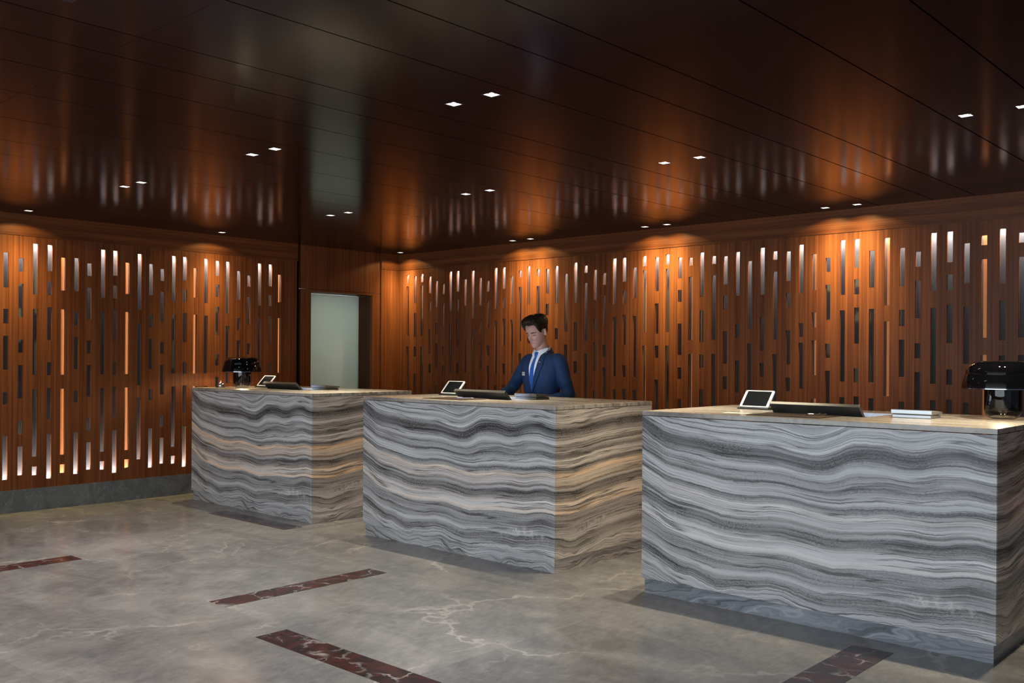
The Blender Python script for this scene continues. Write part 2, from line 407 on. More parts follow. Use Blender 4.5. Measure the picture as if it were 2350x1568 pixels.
M_REFL = emit('downlight_reflector', (1.0, .95, .90), 1.3)
M_LENS = emit('downlight_lens', (1.0, .95, .90), 2.5)
M_LED = emit('led_tape', (1, 1, 1), 3.0)
M_BULB = emit('lamp_bulb', (1.0, .78, .50), 6.0)
M_MON = emit('monitor_picture', (.50, .66, 1.0), 5.0)

# ------------------------------------------------------------------ slotted timber screens
T_M = [(2.32,2.01),(1.82,1.69),(1.58,1.28),(1.08,.97),(.69,.30)]
T_S = [(2.28,2.16),(2.05,1.75),(1.55,1.43),(1.32,1.02),(.82,.70),(.59,.33)]
T_G = [(2.42,1.96),(1.83,1.23),(1.10,.49),(.40,.32)]
T_P = [(2.42,2.18),(2.085,1.96),(1.85,1.55),(1.345,1.225),(1.11,.82),(.69,.28)]
T_O = [(2.315,2.01),(1.835,1.23),(1.10,.49),(.40,.32)]
T_Q = [(2.41,1.86),(1.73,1.12),(1.0,.39)]
T_T = [(2.41,2.25),(2.16,2.03),(1.93,1.63),(1.43,1.31),(1.19,.89),(.76,.35)]
T_A = [(2.42,2.32),(2.28,1.67),(1.54,.93),(.80,.32)]
T_B = [(2.40,2.07),(1.95,1.655),(1.54,1.42),(1.21,.90),(.78,.66),(.54,.30)]
T_C = [(2.38,2.18),(2.07,1.955),(1.75,1.45),(1.33,1.22),(1.03,.73),(.60,.30)]
T_D = [(2.37,2.295),(2.19,1.59),(1.46,.85),(.72,.32)]
T_E = [(2.41,1.995),(1.87,1.57),(1.455,1.33),(1.13,.83),(.70,.30)]
T_F = [(2.36,2.10),(1.995,1.87),(1.67,1.37),(1.255,1.135),(.95,.65),(.52,.32)]
T_J = [(2.39,1.99),(1.73,1.61),(1.40,1.11),(.98,.86),(.72,.32)]
T_K = [(2.30,1.69),(1.555,.95),(.82,.32)]
T_N = [(2.41,1.99),(1.79,1.49),(1.38,1.255),(1.05,.75),(.62,.30)]
T_U = [(2.41,1.99),(1.73,1.61),(1.56,1.16),(1.02,.72),(.60,.30)]
T_V = [(2.41,1.99),(1.69,1.57),(1.45,1.15),(1.02,.42)]
T_W = [(2.365,2.10),(1.99,1.87),(1.55,1.25),(1.1,.5)]
T_X = [(2.32,2.01),(1.83,1.39),(1.09,.79),(.66,.32)]
left_cols = list(zip(
    [-4.566,-4.439,-4.316,-4.189,-4.069,-3.947,-3.827,-3.698,-3.580,-3.458,-3.336,-3.218,-3.098,-2.977,-2.857,-2.742,-2.621,-2.489,-2.368,-2.238,-2.113,-1.983,-1.847,-1.727],
    [T_M,T_S,T_G,T_P,T_O,T_M,T_S,T_G,T_P,T_O,T_Q,T_M,T_S,T_G,T_P,T_O,T_G,T_T,T_Q,T_M,T_S,T_G,T_P,T_O]))
left_studs = [-4.069,-3.458,-2.742,-1.727]
cyc = [T_O,T_P,T_G,T_S,T_M]
y = -4.566
for i in range(38):
    y -= .1222; left_cols.append((y, cyc[i % 5]))
    if i % 5 == 0: left_studs.append(y)
back_x = [.170,.309,.430,.573,.690,.809,.929,1.050,1.175,1.299,1.420,1.540,1.661,1.786,1.904,2.028,2.153,2.290,2.421,2.548,2.677,2.805,2.939,3.061,3.178,3.305,3.426,3.551,3.668,3.813,3.935,4.074,4.191,4.313,4.440,4.561,4.686,4.806,4.931,5.053,5.179,5.298,5.417,5.539,5.667,5.788,5.913,6.038,6.159,6.283,6.403,6.525,6.649,6.773,6.903,7.033]
back_t = [T_A,T_B,T_A,T_C,T_M,T_S,T_G,T_P,T_O,T_Q,T_M,T_S,T_G,T_P,T_O,T_D,T_V,T_D,T_W,T_J,T_K,T_N,T_D,T_M,T_S,T_G,T_P,T_O,T_A,T_B,T_A,T_C,T_D,T_E,T_D,T_F,T_J,T_K,T_N,T_D,T_F,T_U,T_M,T_S,T_G,T_P,T_O,T_Q,T_M,T_S,T_G,T_P,T_X,T_D,T_E,T_D]
back_cols = list(zip(back_x, back_t)); back_studs = [.170,.690,1.299,2.028,3.061,3.668,4.191,5.417,6.038,6.773]
x = 7.033
for i in range(34):
    x += .1222; back_cols.append((x, (T_F,T_J,T_K,T_N,T_D,T_M,T_S,T_G,T_P,T_O)[i % 10]))
    if i % 5 == 4: back_studs.append(x)

def screen(name, cols, s0, s1, z0, z1, place, th=.022, w=.0425):
    """timber sheet with real slots; place(s, z, d) -> world, d = depth behind the face"""
    bm = bmesh.new()
    def quad(pts):
        bm.faces.new([bm.verts.new(place(*p)) for p in pts])
    cols = sorted(cols)
    prev = s0
    def sheet(a, b, c, d):
        for dep in (0, th): quad([(a,c,dep),(b,c,dep),(b,d,dep),(a,d,dep)])
    for sc, slots in cols:
        a, b = sc - w/2, sc + w/2
        sheet(prev, a, z0, z1); prev = b
        zt = z1
        for hi, lo in slots:
            sheet(a, b, hi, zt)
            quad([(a,lo,0),(a,lo,th),(a,hi,th),(a,hi,0)]); quad([(b,lo,0),(b,lo,th),(b,hi,th),(b,hi,0)])
            quad([(a,lo,0),(b,lo,0),(b,lo,th),(a,lo,th)]); quad([(a,hi,0),(b,hi,0),(b,hi,th),(a,hi,th)])
            zt = lo
        sheet(a, b, z0, zt)
    sheet(prev, s1, z0, z1)
    quad([(s0,z0,0),(s0,z0,th),(s0,z1,th),(s0,z1,0)]); quad([(s1,z0,0),(s1,z0,th),(s1,z1,th),(s1,z1,0)])
    me = bpy.data.meshes.new(name); bm.to_mesh(me); bm.free()
    return me
def struct(o): o['kind'] = 'structure'; return o

ZB, ZF = .203, 2.483
YL0, YL1, XB1 = -9.3, -1.49, 11.3
CAV = .085
wl = struct(link('wall_left', screen('wall_left', left_cols, YL0, YL1, ZB, ZF, lambda s, z, d: (-d, s, z)), M_WOOD))
wbk = struct(link('wall_back', screen('wall_back', back_cols, 0.0, XB1, ZB, ZF, lambda s, z, d: (s, d, z)), M_WOOD))
struct(link('cavity_lining', box_me('cavity_lining', -CAV-.02, -CAV, YL0, YL1, 0, H), M_BACK, wl))
struct(link('cavity_lining', box_me('cavity_lining', 0, XB1, CAV, CAV+.02, 0, H), M_BACK, wbk))
for sy in left_studs:
    struct(link('stud', box_me('stud', -.082, -.055, sy-.014, sy+.030, .24, 2.46), M_STUD, wl))
for sx in back_studs:
    struct(link('stud', box_me('stud', sx-.020, sx+.020, .055, .082, .24, 2.46), M_STUD, wbk))
# closing pieces top, bottom and ends of the cavities
for nm, b, p in (('cavity_cap', (-CAV, -.0, YL0, YL1, ZF, H), wl), ('cavity_cap', (-CAV, -.0225, YL0, YL1, 0, ZB+.02), wl),
                 ('cavity_cap', (-CAV-.02, -.0, YL1-.012, YL1, 0, H), wl),
                 ('cavity_cap', (0, XB1, 0, CAV, ZF, H), wbk), ('cavity_cap', (0, XB1, .0225, CAV, 0, ZB+.02), wbk),
                 ('cavity_cap', (-.02, .012, .023, CAV, 0, H), wbk)):
    struct(link(nm, box_me(nm, *b), M_WOODD, p))
# LED tapes hidden in the cavities, with the light they give
def led(loc, rot, length, e, parent, meb):
    l = bpy.data.lights.new('led_light', 'AREA'); l.shape = 'RECTANGLE'; l.size = length; l.size_y = .012
    l.energy = e; l.color = (1, .96, .93); l.spread = PI
    o = bpy.data.objects.new('led_light', l); C.objects.link(o); o.location = loc; o.rotation_euler = rot
    struct(link('led_tape', box_me('led_tape', *meb), M_LED, parent))
yl = (YL0+YL1)/2; ll = YL1-YL0-.1
led((-.05, yl, 2.470), (0, 0, PI/2), ll, LED_W*ll/7.7, wl, (-.058, -.042, YL0+.05, YL1-.05, 2.472, 2.482))
led((-.05, yl, .240), (PI, 0, PI/2), ll, LED_W*.9*ll/7.7, wl, (-.058, -.042, YL0+.05, YL1-.05, .224, .236))
led((XB1/2, .05, 2.470), (0, 0, 0), XB1-.1, LED_W*XB1/7.7, wbk, (.05, XB1-.05, .042, .058, 2.472, 2.482))
led((XB1/2, .05, .240), (PI, 0, 0), XB1-.1, LED_W*.5*XB1/7.7, wbk, (.05, XB1-.05, .042, .058, .224, .236))
# slim amber tapes behind the screen beside each stud
for k, p in enumerate([(0, q) for q in left_studs if q > -5.5] + [(1, q) for q in back_studs if q < 7.2]):
    l = bpy.data.lights.new('stud_light', 'AREA'); l.shape = 'RECTANGLE'; l.size = .008; l.size_y = 2.1
    l.energy = (.40 if p[0] == 0 else .12); l.color = (1, .76, .52)
    o = bpy.data.objects.new('stud_light', l); C.objects.link(o)
    if p[0] == 0:
        o.location = (-.0245, p[1]+.036, 1.36); o.rotation_euler = (0, PI/2, 0); o.rotation_euler = Matrix(((0,0,1),(1,0,0),(0,1,0))).to_euler()
        struct(link('led_tape', box_me('led_tape', -.0240, -.0222, p[1]+.031, p[1]+.041, .31, 2.41), M_DARK, wl))
    else:
        o.location = (p[1]-.036, .0245, 1.36); o.rotation_euler = Matrix(((1,0,0),(0,0,-1),(0,1,0))).to_euler()
        struct(link('led_tape', box_me('led_tape', p[1]-.041, p[1]-.031, .0222, .0240, .31, 2.41), M_DARK, wbk))
# fascia boards over the screens
struct(link('trim_1', box_me('trim_1', 0, .005, YL0, YL1, ZF, H+.02), M_WOODH))
struct(link('trim_2', box_me('trim_2', 0, XB1, -.005, 0, ZF, H+.02), M_WOODH))
struct(link('trim_3', box_me('trim_3', 0, .005, -.28, -.005, ZF, H+.02), M_WOODH))
struct(bevel(link('baseboard_left', box_me('baseboard_left', -.022, .002, YL0, YL1, 0, ZB), M_SKIRT), .001))
struct(bevel(link('baseboard_back', box_me('baseboard_back', .006, XB1, -.002, .022, 0, ZB), M_SKIRT), .001))
struct(link('wall_corner', box_me('wall_corner', -.06, 0, -.28, 0, 0, H), M_WOOD))
# door bay
DB0, DB1, DO0, DO1, DZ = -1.44, -.28, -1.30, -.41, 2.155
struct(link('trim_4', box_me('trim_4', -.11, -.05, YL1, DB0, 0, H), M_DARK))
bm = bmesh.new()
box(bm, -.05, -.012, DB0, DO0, 0, 2.180); box(bm, -.05, -.012, DO1, DB1, 0, 2.180); box(bm, -.05, -.012, DO0, DO1, DZ, 2.180)
dfr = struct(link('wall_door_bay', fin(bm, 'wall_door_bay'), M_WOOD))
struct(link('header_panel', box_me('header_panel', -.05, -.012, DB0, DB1, 2.184, H), M_WOOD, dfr))
bm = bmesh.new()
box(bm, -.30, -.05, DO0-.03, DO0, 0, DZ+.03); box(bm, -.30, -.05, DO1, DO1+.03, 0, DZ+.03); box(bm, -.30, -.05, DO0, DO1, DZ, DZ+.03)
struct(link('trim_5', fin(bm, 'trim_5'), M_JAMB))
dr = struct(link('door_1', box_me('door_1', -.280, -.268, DO0, DO1, .01, DZ-.006), M_DOOR))
bm = bmesh.new(); box(bm, -.245, -.230, -1.165, -1.150, .55, 1.68)
for z in (.7, 1.55): box(bm, -.268, -.240, -1.163, -1.152, z-.008, z+.008)
struct(bevel(link('door_handle', fin(bm, 'door_handle'), M_STEEL, dr), .002))
bm = bmesh.new()
a, b = DO0-.03, DO1+.03
for q in ((-1.42,-1.40,a,b,0,2.3),(-1.40,-.30,a-.02,a,0,2.3),(-1.40,-.30,b,b+.02,0,2.3),(-1.40,-.30,a,b,2.28,2.3),(-1.40,-.30,a,b,-.05,0)): box(bm, *q)
struct(link('wall_behind_door', fin(bm, 'wall_behind_door'), plain('back_office_white', (.7, .72, .71), .7)))
l = bpy.data.lights.new('back_office_light', 'AREA'); l.shape = 'RECTANGLE'; l.size = .6; l.size_y = .8; l.energy = 11; l.color = (.97, 1, .96)
o = bpy.data.objects.new('back_office_light', l); C.objects.link(o); o.location = (-.95, (DO0+DO1)/2, 2.2)

# ------------------------------------------------------------------ floor
fl = struct(link('floor', box_me('floor', -.35, 14, -14.5, .12, -.05, 0), M_FLOOR))
for x0, x1, y0, y1 in ((2.19,2.365,-6.09,-4.9),(4.025,4.20,-4.89,-3.71),(4.82,6.0,-5.09,-4.905),(1.235,2.42,-3.295,-3.115),(7.07,7.27,-4.3,-3.12)):
    struct(link('marble_inlay', box_me('marble_inlay', x0, x1, y0, y1, 0, .0012), M_RED, fl))

# ------------------------------------------------------------------ ceiling with grooves and lamp openings
DA = .039      # half opening
rows = [(-4.47, [.24, 2.06, 2.32, 3.78, 4.03, 5.59, 5.85, 7.42, 7.69]), (-2.585, [.24, 2.065, 2.32, 3.78, 4.035, 5.59, 5.85, 7.42, 7.69]), (-.178, [.235, 2.075, 2.33, 3.79, 4.04, 5.59, 5.86, 7.42, 7.69])]
spots = [(a, b) for b, xs in rows for a in xs if not (abs(a-7.42) < .01 and b > -1) and not (abs(a-7.69) < .01 and b > -1)]
spots = [p for p in spots if not (abs(p[1]+4.47) < .01 and p[0] > 7)]
gx = [.36, .95, 1.27, 1.70, 2.61, 3.03, 3.61, 4.17, 4.66, 5.07, 5.37, 5.98, 6.41, 6.72, 7.335, 7.78, 8.08, 8.7, 9.12, 9.42, 10.0, 10.6, 11.2, 12.2]
gy = [-9.93, -7.96, -5.98, -4.0, -2.03]
xs = {-.35, 14.0}; ys = {-14.5, .12}
for g in gx: xs |= {g-.0038, g+.0038}
for g in gy: ys |= {g-.0008, g+.0008}
for a, b in spots: xs |= {a-DA, a+DA}; ys |= {b-DA, b+DA}
xs = sorted(xs); ys = sorted(ys)
bm = bmesh.new(); VT = {}
def cv(i, j, z):
    k = (i, j, z)
    if k not in VT: VT[k] = bm.verts.new((xs[i], ys[j], z))
    return VT[k]
keep = {}
for i in range(len(xs)-1):
    for j in range(len(ys)-1):
        cx_, cy_ = (xs[i]+xs[i+1])/2, (ys[j]+ys[j+1])/2
        hole = any(abs(cx_-g) < .0038 for g in gx) or any(abs(cy_-g) < .0008 for g in gy) or any(abs(cx_-a) < DA and abs(cy_-b) < DA for a, b in spots)
        keep[i, j] = not hole
for (i, j), k in keep.items():
    if not k: continue
    bm.faces.new((cv(i,j,H), cv(i,j+1,H), cv(i+1,j+1,H), cv(i+1,j,H)))
    for (di, dj), (p, q) in {(-1,0): ((i,j),(i,j+1)), (1,0): ((i+1,j+1),(i+1,j)), (0,-1): ((i+1,j),(i,j)), (0,1): ((i,j+1),(i+1,j+1))}.items():
        if keep.get((i+di, j+dj), True) is False:
            bm.faces.new((cv(*p,H), cv(*p,H+.03), cv(*q,H+.03), cv(*q,H)))
ce = struct(link('ceiling', fin(bm, 'ceiling'), M_CEIL))
struct(link('ceiling_void', box_me('ceiling_void', -.35, 14, -14.5, .12, H+.09, H+.10), M_DARK, ce))

# ------------------------------------------------------------------ recessed downlights
def downlight_proto():
    t = thing('downlight', '', 'downlight', (0, 0, 0), 0, 'recessed square ceiling downlights')
    a, b = DA - .001, DA - .010
    bm = bmesh.new()   # square black trim ring
    O = [(-a,-a),(a,-a),(a,a),(-a,a)]; I = [(-b,-b),(b,-b),(b,b),(-b,b)]
    R = [[bm.verts.new((p[0], p[1], z)) for p in q] for q, z in ((I, .0012), (I, .0005), (O, .0005), (O, .085))]
    for r, s in zip(R, R[1:]):
        for i in range(4): bm.faces.new((r[i], r[(i+1) % 4], s[(i+1) % 4], s[i]))
    link('trim_ring', fin(bm, 'trim_ring'), M_BLACK, t)
    bm = bmesh.new()   # sloping white reflector round a dark baffle
    c = .021
    J = [(-c,-c),(c,-c),(c,c),(-c,c)]
    R = [[bm.verts.new((p[0], p[1], z)) for p in q] for q, z in ((I, .0012), (I, .005), (J, .009))]
    for r, q in zip(R, R[1:]):
        for i in range(4): bm.faces.new((r[i], r[(i+1) % 4], q[(i+1) % 4], q[i]))
    link('reflector', fin(bm, 'reflector'), M_REFL, t)
    link('baffle', box_me('baffle', -c, c, -c, c, .009, .010), M_BLACK, t)
    bm = bmesh.new(); lathe(bm, [(.0125, .0062), (.0125, .0085)], 24)
    link('lens', fin(bm, 'lens'), M_LENS, t)
    return t
def spot_light(x, y, energy, col, lobes, ang=164, soft=.02, blend=.25):
    """lobes: (weight, axis, exponent) of the lamp's light distribution"""
    l = bpy.data.lights.new('downlight_beam', 'SPOT'); l.energy = energy; l.color = col
    l.spot_size = math.radians(ang); l.spot_blend = blend; l.shadow_soft_size = soft
    l.use_nodes = True; nt = l.node_tree
    em = nt.nodes['Emission']; g = nt.nodes.new('ShaderNodeNewGeometry'); tot = None
    def mth(op, a, b):
        m = nt.nodes.new('ShaderNodeMath'); m.operation = op
        for k, q in enumerate((a, b)):
            if isinstance(q, (int, float)): m.inputs[k].default_value = q
            else: nt.links.new(q, m.inputs[k])
        return m.outputs[0]
    for w, ax, n in lobes:
        d = nt.nodes.new('ShaderNodeVectorMath'); d.operation = 'DOT_PRODUCT'
        nt.links.new(g.outputs['Incoming'], d.inputs[0]); d.inputs[1].default_value = Vector(ax).normalized()
        a = nt.nodes.new('ShaderNodeMath'); a.operation = 'ABSOLUTE'; nt.links.new(d.outputs['Value'], a.inputs[0])
        v = mth('MULTIPLY', mth('POWER', a.outputs[0], n), w)
        tot = v if tot is None else mth('ADD', tot, v)
    nt.links.new(tot, em.inputs['Strength'])
    o = bpy.data.objects.new('downlight_beam', l); C.objects.link(o); o.location = (x, y, H - .012)
colname = {.24: 'beside the left wall', 2.06: 'by the left counter', 3.78: 'by the middle counter', 5.59: 'before the right counter', 7.42: 'over the big lamp'}
rowname = {-4.47: 'over open floor', -2.585: 'in the middle row', -.178: 'close to the back wall'}
proto = None
for a, b in spots:
    if proto is None: proto = downlight_proto(); o = proto
    else: o = dup(proto)
    o.location = (a, b, H)
    cn = min(colname, key=lambda k: abs(k-a) if a >= k-.05 else 9)
    rn = rowname[min(rowname, key=lambda k: abs(k-b))]
    pos = '' if cn == .24 else ('left of pair ' if a-cn < .1 else 'right of pair ')
    o['label'] = ('square downlight, ' + pos + rn + ', ' + colname[cn])
    tilt = math.tan(math.radians(7))
    if b > -1 or a < 1:
        ax = (-tilt if a < 1 else 0, tilt if b > -1 else 0, -1)
        spot_light(a, b, WALL_SPOT, WALL_COL, [(.065, (0, 0, -1), 1.0), (1.0, ax, 12.0)], 143, blend=.12)
    else: spot_light(a, b, ROOM_SPOT*(1.35 if b > -3 else 1.0), (1.0, .86, .60) if b > -3 else ROOM_COL, [(1.0, (0, 0, -1), 13.0), (.02, (0, 0, -1), 1.0)], 150)

# the next rows of downlights, over the lobby behind the camera
for b in (-6.36, -8.25):
    for a in (2.06, 2.32, 3.78, 4.03, 5.59, 5.85, 7.42, 7.69, 9.2, 9.46):
        if b < -8 and a < 5: continue
        bm = bmesh.new(); box(bm, a-.038, a+.038, b-.038, b+.038, H-.004, H)
        struct(link('lamp_trim', fin(bm, 'lamp_trim'), M_BLACK, ce))
        spot_light(a, b, ROOM_SPOT*.8, ROOM_COL, [(1.0, (0, 0, -1), 7.0), (.02, (0, 0, -1), 1.0)], 150)

# ------------------------------------------------------------------ stone counters
CW, CD, CH, CY = 1.985, 1.115, 1.10, -2.977
def counter(x0, warm, label, amber):
    st = onyx('onyx_lit_' + amber, warm)  # second argument: how much reflected warm light is painted into the stone
    t = thing('reception_counter', label, 'reception counter', (x0, CY, 0), 0, 'banded stone reception counters')
    sl = .026; ph = .091; pi_ = .015; th = .03; tf = .008
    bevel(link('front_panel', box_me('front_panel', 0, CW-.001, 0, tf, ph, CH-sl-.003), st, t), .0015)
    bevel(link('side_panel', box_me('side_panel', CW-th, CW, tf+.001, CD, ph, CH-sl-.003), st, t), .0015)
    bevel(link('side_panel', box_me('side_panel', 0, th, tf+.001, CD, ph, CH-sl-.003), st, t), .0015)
    link('back_panel', box_me('back_panel', th+.001, CW-th-.001, CD-.06, CD-.04, ph, .969), M_WOODD, t)
    bm = bmesh.new()
    wx0, wx1, wy0, wy1 = .58, 1.20, .40, .86        # well for the monitor
    O = [(-.001,-.001),(CW+.001,-.001),(CW+.001,CD),(-.001,CD)]; I = [(wx0,wy0),(wx1,wy0),(wx1,wy1),(wx0,wy1)]
    V = [[bm.verts.new((p[0], p[1], z)) for p in q] for q, z in ((O, CH), (I, CH), (I, CH-sl), (O, CH-sl))]
    for k in range(4):
        r, s = V[k], V[(k+1) % 4]
        for i in range(4): bm.faces.new((r[i], r[(i+1) % 4], s[(i+1) % 4], s[i]))
    bevel(link('countertop', fin(bm, 'countertop'), M_TOP, t), .002)
    bm = bmesh.new()
    box(bm, wx0-.012, wx1+.012, wy0-.012, wy1+.012, .86, .872)
    for b in ((wx0-.012, wx0, wy0-.012, wy1+.012), (wx1, wx1+.012, wy0-.012, wy1+.012), (wx0, wx1, wy0-.012, wy0), (wx0, wx1, wy1, wy1+.012)):
        box(bm, *b, .872, CH-sl-.001)
    link('monitor_well', fin(bm, 'monitor_well'), M_BLACK, t)
    link('keyboard_shelf', box_me('keyboard_shelf', th+.001, CW-th-.001, .886, 1.105, .970, .984), M_WOODD, t)
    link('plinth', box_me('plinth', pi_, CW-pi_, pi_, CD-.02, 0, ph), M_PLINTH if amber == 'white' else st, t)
    return t
LX, MX, RX = .367, 3.035, 5.703
counter(LX, .8, 'grey banded stone counter with amber light painted on its veins, farthest left, beside the door', 'amber')
counter(MX, .42, 'grey banded stone counter with pinkish light painted on veins, with the man standing behind it', 'rose')
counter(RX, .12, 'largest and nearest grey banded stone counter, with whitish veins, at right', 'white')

# ------------------------------------------------------------------ things on the counters
def rbox(name, x0, x1, y0, y1, z0, z1, m, parent, bw=.003, seg=3):
    return bevel(link(name, box_me(name, x0, x1, y0, y1, z0, z1), m, parent), bw, seg)
def monitor(x, label):
    """wide screen leaning in the well, its back and top edge towards the lobby"""
    t = thing('monitor', label, 'monitor', (x, -2.56, .8732), 0, 'leaning monitors in the counters')
    piv = Matrix.Translation((0, 0, .292)) @ Matrix.Rotation(math.radians(46), 4, 'X')
    # local: X along width, Z up the panel (0 = top edge, negative down), Y = thickness (screen at +Y)
    def part(name, b, m, bw, par=t):
        bm = bmesh.new(); box(bm, *b)
        bm.transform(piv)
        return bevel(link(name, fin(bm, name), m, par), bw)
    W = .54
    sh = part('casing', (0, W, -.018, .006, -.31, 0), M_CHAR, .003)
    part('screen', (.012, W-.012, .0065, .008, -.295, -.012), M_MON, .0003)
    bm = bmesh.new(); box(bm, .12, W-.12, .12, .30, 0, .012); box(bm, .2, W-.2, .20, .225, .012, .06)
    link('foot', fin(bm, 'foot'), M_BLACK, t)
    return t
monitor(MX + .607, 'dark leaning monitor back sunk in the middle counter, beside the man')
monitor(LX + .614, 'black leaning monitor back sunk in the left counter')
monitor(RX + .624, 'black leaning monitor back sunk in the nearest right counter')

def tablet(x, y, label, rz=0.0):
    t = thing('tablet', label, 'tablet', (x, y, CH), rz, 'white tablets on stands')
    rbox('stand', -.008, .208, -.015, .13, 0, .010, M_BLACK, t)
    bm = bmesh.new(); tube(bm, [(.1, .10, .01), (.1, .088, .06)], [.011, .009], 14)
    link('stand_arm', fin(bm, 'stand_arm', True), M_CHROME, t)
    R = Matrix.Translation((0, .0, .016)) @ Matrix.Rotation(math.radians(-43), 4, 'X')
    def slab(name, w0, w1, h0, h1, d0, d1, m, rad, par):
        bm = bmesh.new()
        pts = []
        for cx, cz, a0 in ((w1-rad, h1-rad, 0), (w0+rad, h1-rad, PI/2), (w0+rad, h0+rad, PI), (w1-rad, h0+rad, 1.5*PI)):
            for k in range(6): pts.append((cx + rad*math.cos(a0+k*PI/10), cz + rad*math.sin(a0+k*PI/10)))
        loft(bm, [[(p[0], d, p[1]) for p in pts] for d in (d0, d1)])
        bm.transform(R)
        return link(name, fin(bm, name), m, par)
    b = slab('body', 0, .2, 0, .138, 0, .008, M_WHITE, .010, t)
    slab('screen', .0175, .1825, .0085, .1295, -.0006, .001, M_GLASSD, .001, t)
    return t
tablet(5.985, -2.31, 'white tablet on a stand on the nearest right counter')
tablet(3.205, -2.30, 'white tablet on a stand on the middle counter, behind the leather mat')
tablet(.62, -2.41, 'white tablet on a stand on the left counter, beside the black lamp')

def mat(x, y, label, w=.43, d=.30):
    t = thing('desk_mat', label, 'desk mat', (x, y, CH), 0, 'leather desk mats')
    rbox('mat', 0, w, 0, d, 0, .004, M_LEATHER, t, .0015)
    rbox('stitched_edge', .008, w-.008, .008, .014, .004, .0048, M_BLACK, t, .0002)
    return t
mat(6.345, -2.885, 'brown leather desk mat on the nearest right counter')
mat(3.60, -2.86, 'brown leather desk mat on the middle counter')
def pen(x, y, z, rz, label):
    t = thing('pen', label, 'pen', (x, y, z), rz, 'silver pens on the desk mats')
    bm = bmesh.new(); tube(bm, [(-.065,0,.0055),(-.06,0,.0055),(.045,0,.0055),(.05,0,.0055)], [.0035,.0052,.0052,.0045], 12)
    link('barrel', fin(bm, 'barrel', True), M_CHROME, t)
    bm = bmesh.new(); tube(bm, [(.05,0,.0055),(.068,0,.0055)], [.0044,.0008], 12)
    link('tip', fin(bm, 'tip', True), M_SILV, t)
    rbox('clip', -.06, -.02, -.0015, .0015, .0105, .012, M_CHROME, t, .0004)
pen(6.66, -2.66, CH+.004, .95, 'silver pen lying on the mat of the right counter')
pen(3.90, -2.70, CH+.004, .5, 'silver pen lying on the mat of the middle counter')
def terminal(x, y, label, m):
    """low two-tier desk unit, lid sloping to the staff side"""
    t = thing('desk_terminal', label, 'desk device', (x, y, CH), 0, 'low two-tier desk devices')
    def wedge(name, x0, x1, y0, y1, z0, zf, zb, mm):
        bm = bmesh.new()
        v = [bm.verts.new(p) for p in ((x0,y0,z0),(x1,y0,z0),(x1,y1,z0),(x0,y1,z0),(x0,y0,zf),(x1,y0,zf),(x1,y1,zb),(x0,y1,zb))]
        for q in ((0,3,2,1),(4,5,6,7),(0,1,5,4),(1,2,6,5),(2,3,7,6),(3,0,4,7)): bm.faces.new([v[i] for i in q])
        return bevel(link(name, fin(bm, name), mm, t), .003, 3)
    wedge('base', .006, .214, .006, .16, 0, .019, .015, m)
    wedge('seam', .012, .208, .012, .15, .0155, .0235, .019, M_BLACK)
    wedge('lid', 0, .22, 0, .17, .022, .046, .034, m)
    return t
terminal(7.00, -2.46, 'silver grey two-tier desk device, on the right counter beside the big lamp', M_SILV)
terminal(4.13, -2.40, 'dark two-tier desk device on the middle counter in front of the man', M_CHAR)
terminal(1.53, -2.40, 'dark two-tier desk device on the left counter, in front of the white door', M_CHAR)
def card(x, y, w, d, rz, label):
    o = link('card', box_me('card', 0, w, 0, d, 0, .0008), M_PAPER); o.location = (x, y, CH); o.rotation_euler = (0, 0, rz)
    prop(o, label=label, category='card', group='white cards on the counters')
card(6.14, -2.80, .16, .09, .1, 'small white card left of the leather mat on the right counter')
card(.86, -2.72, .15, .10, .1, 'white card lying on the left counter in front of the tablet')

# service bell
t = thing('service_bell', 'small chrome and black service bell on the left counter beside the lamp', 'service bell', (.50, -2.74, CH))
bm = bmesh.new(); lathe(bm, [(.043,0),(.043,.008),(.038,.012),(.02,.013)], 32); link('base', fin(bm, 'base'), M_BLACK, t)
bm = bmesh.new(); lathe(bm, [(.036*math.cos(a), .016+.036*math.sin(a)) for a in np.linspace(0, 1.45, 12)], 32); link('dome', fin(bm, 'dome', True), M_CHROME, t)
bm = bmesh.new(); lathe(bm, [(.004,.05),(.004,.058),(.007,.059),(.007,.063),(.003,.064)], 16); link('plunger', fin(bm, 'plunger'), M_CHROME, t)

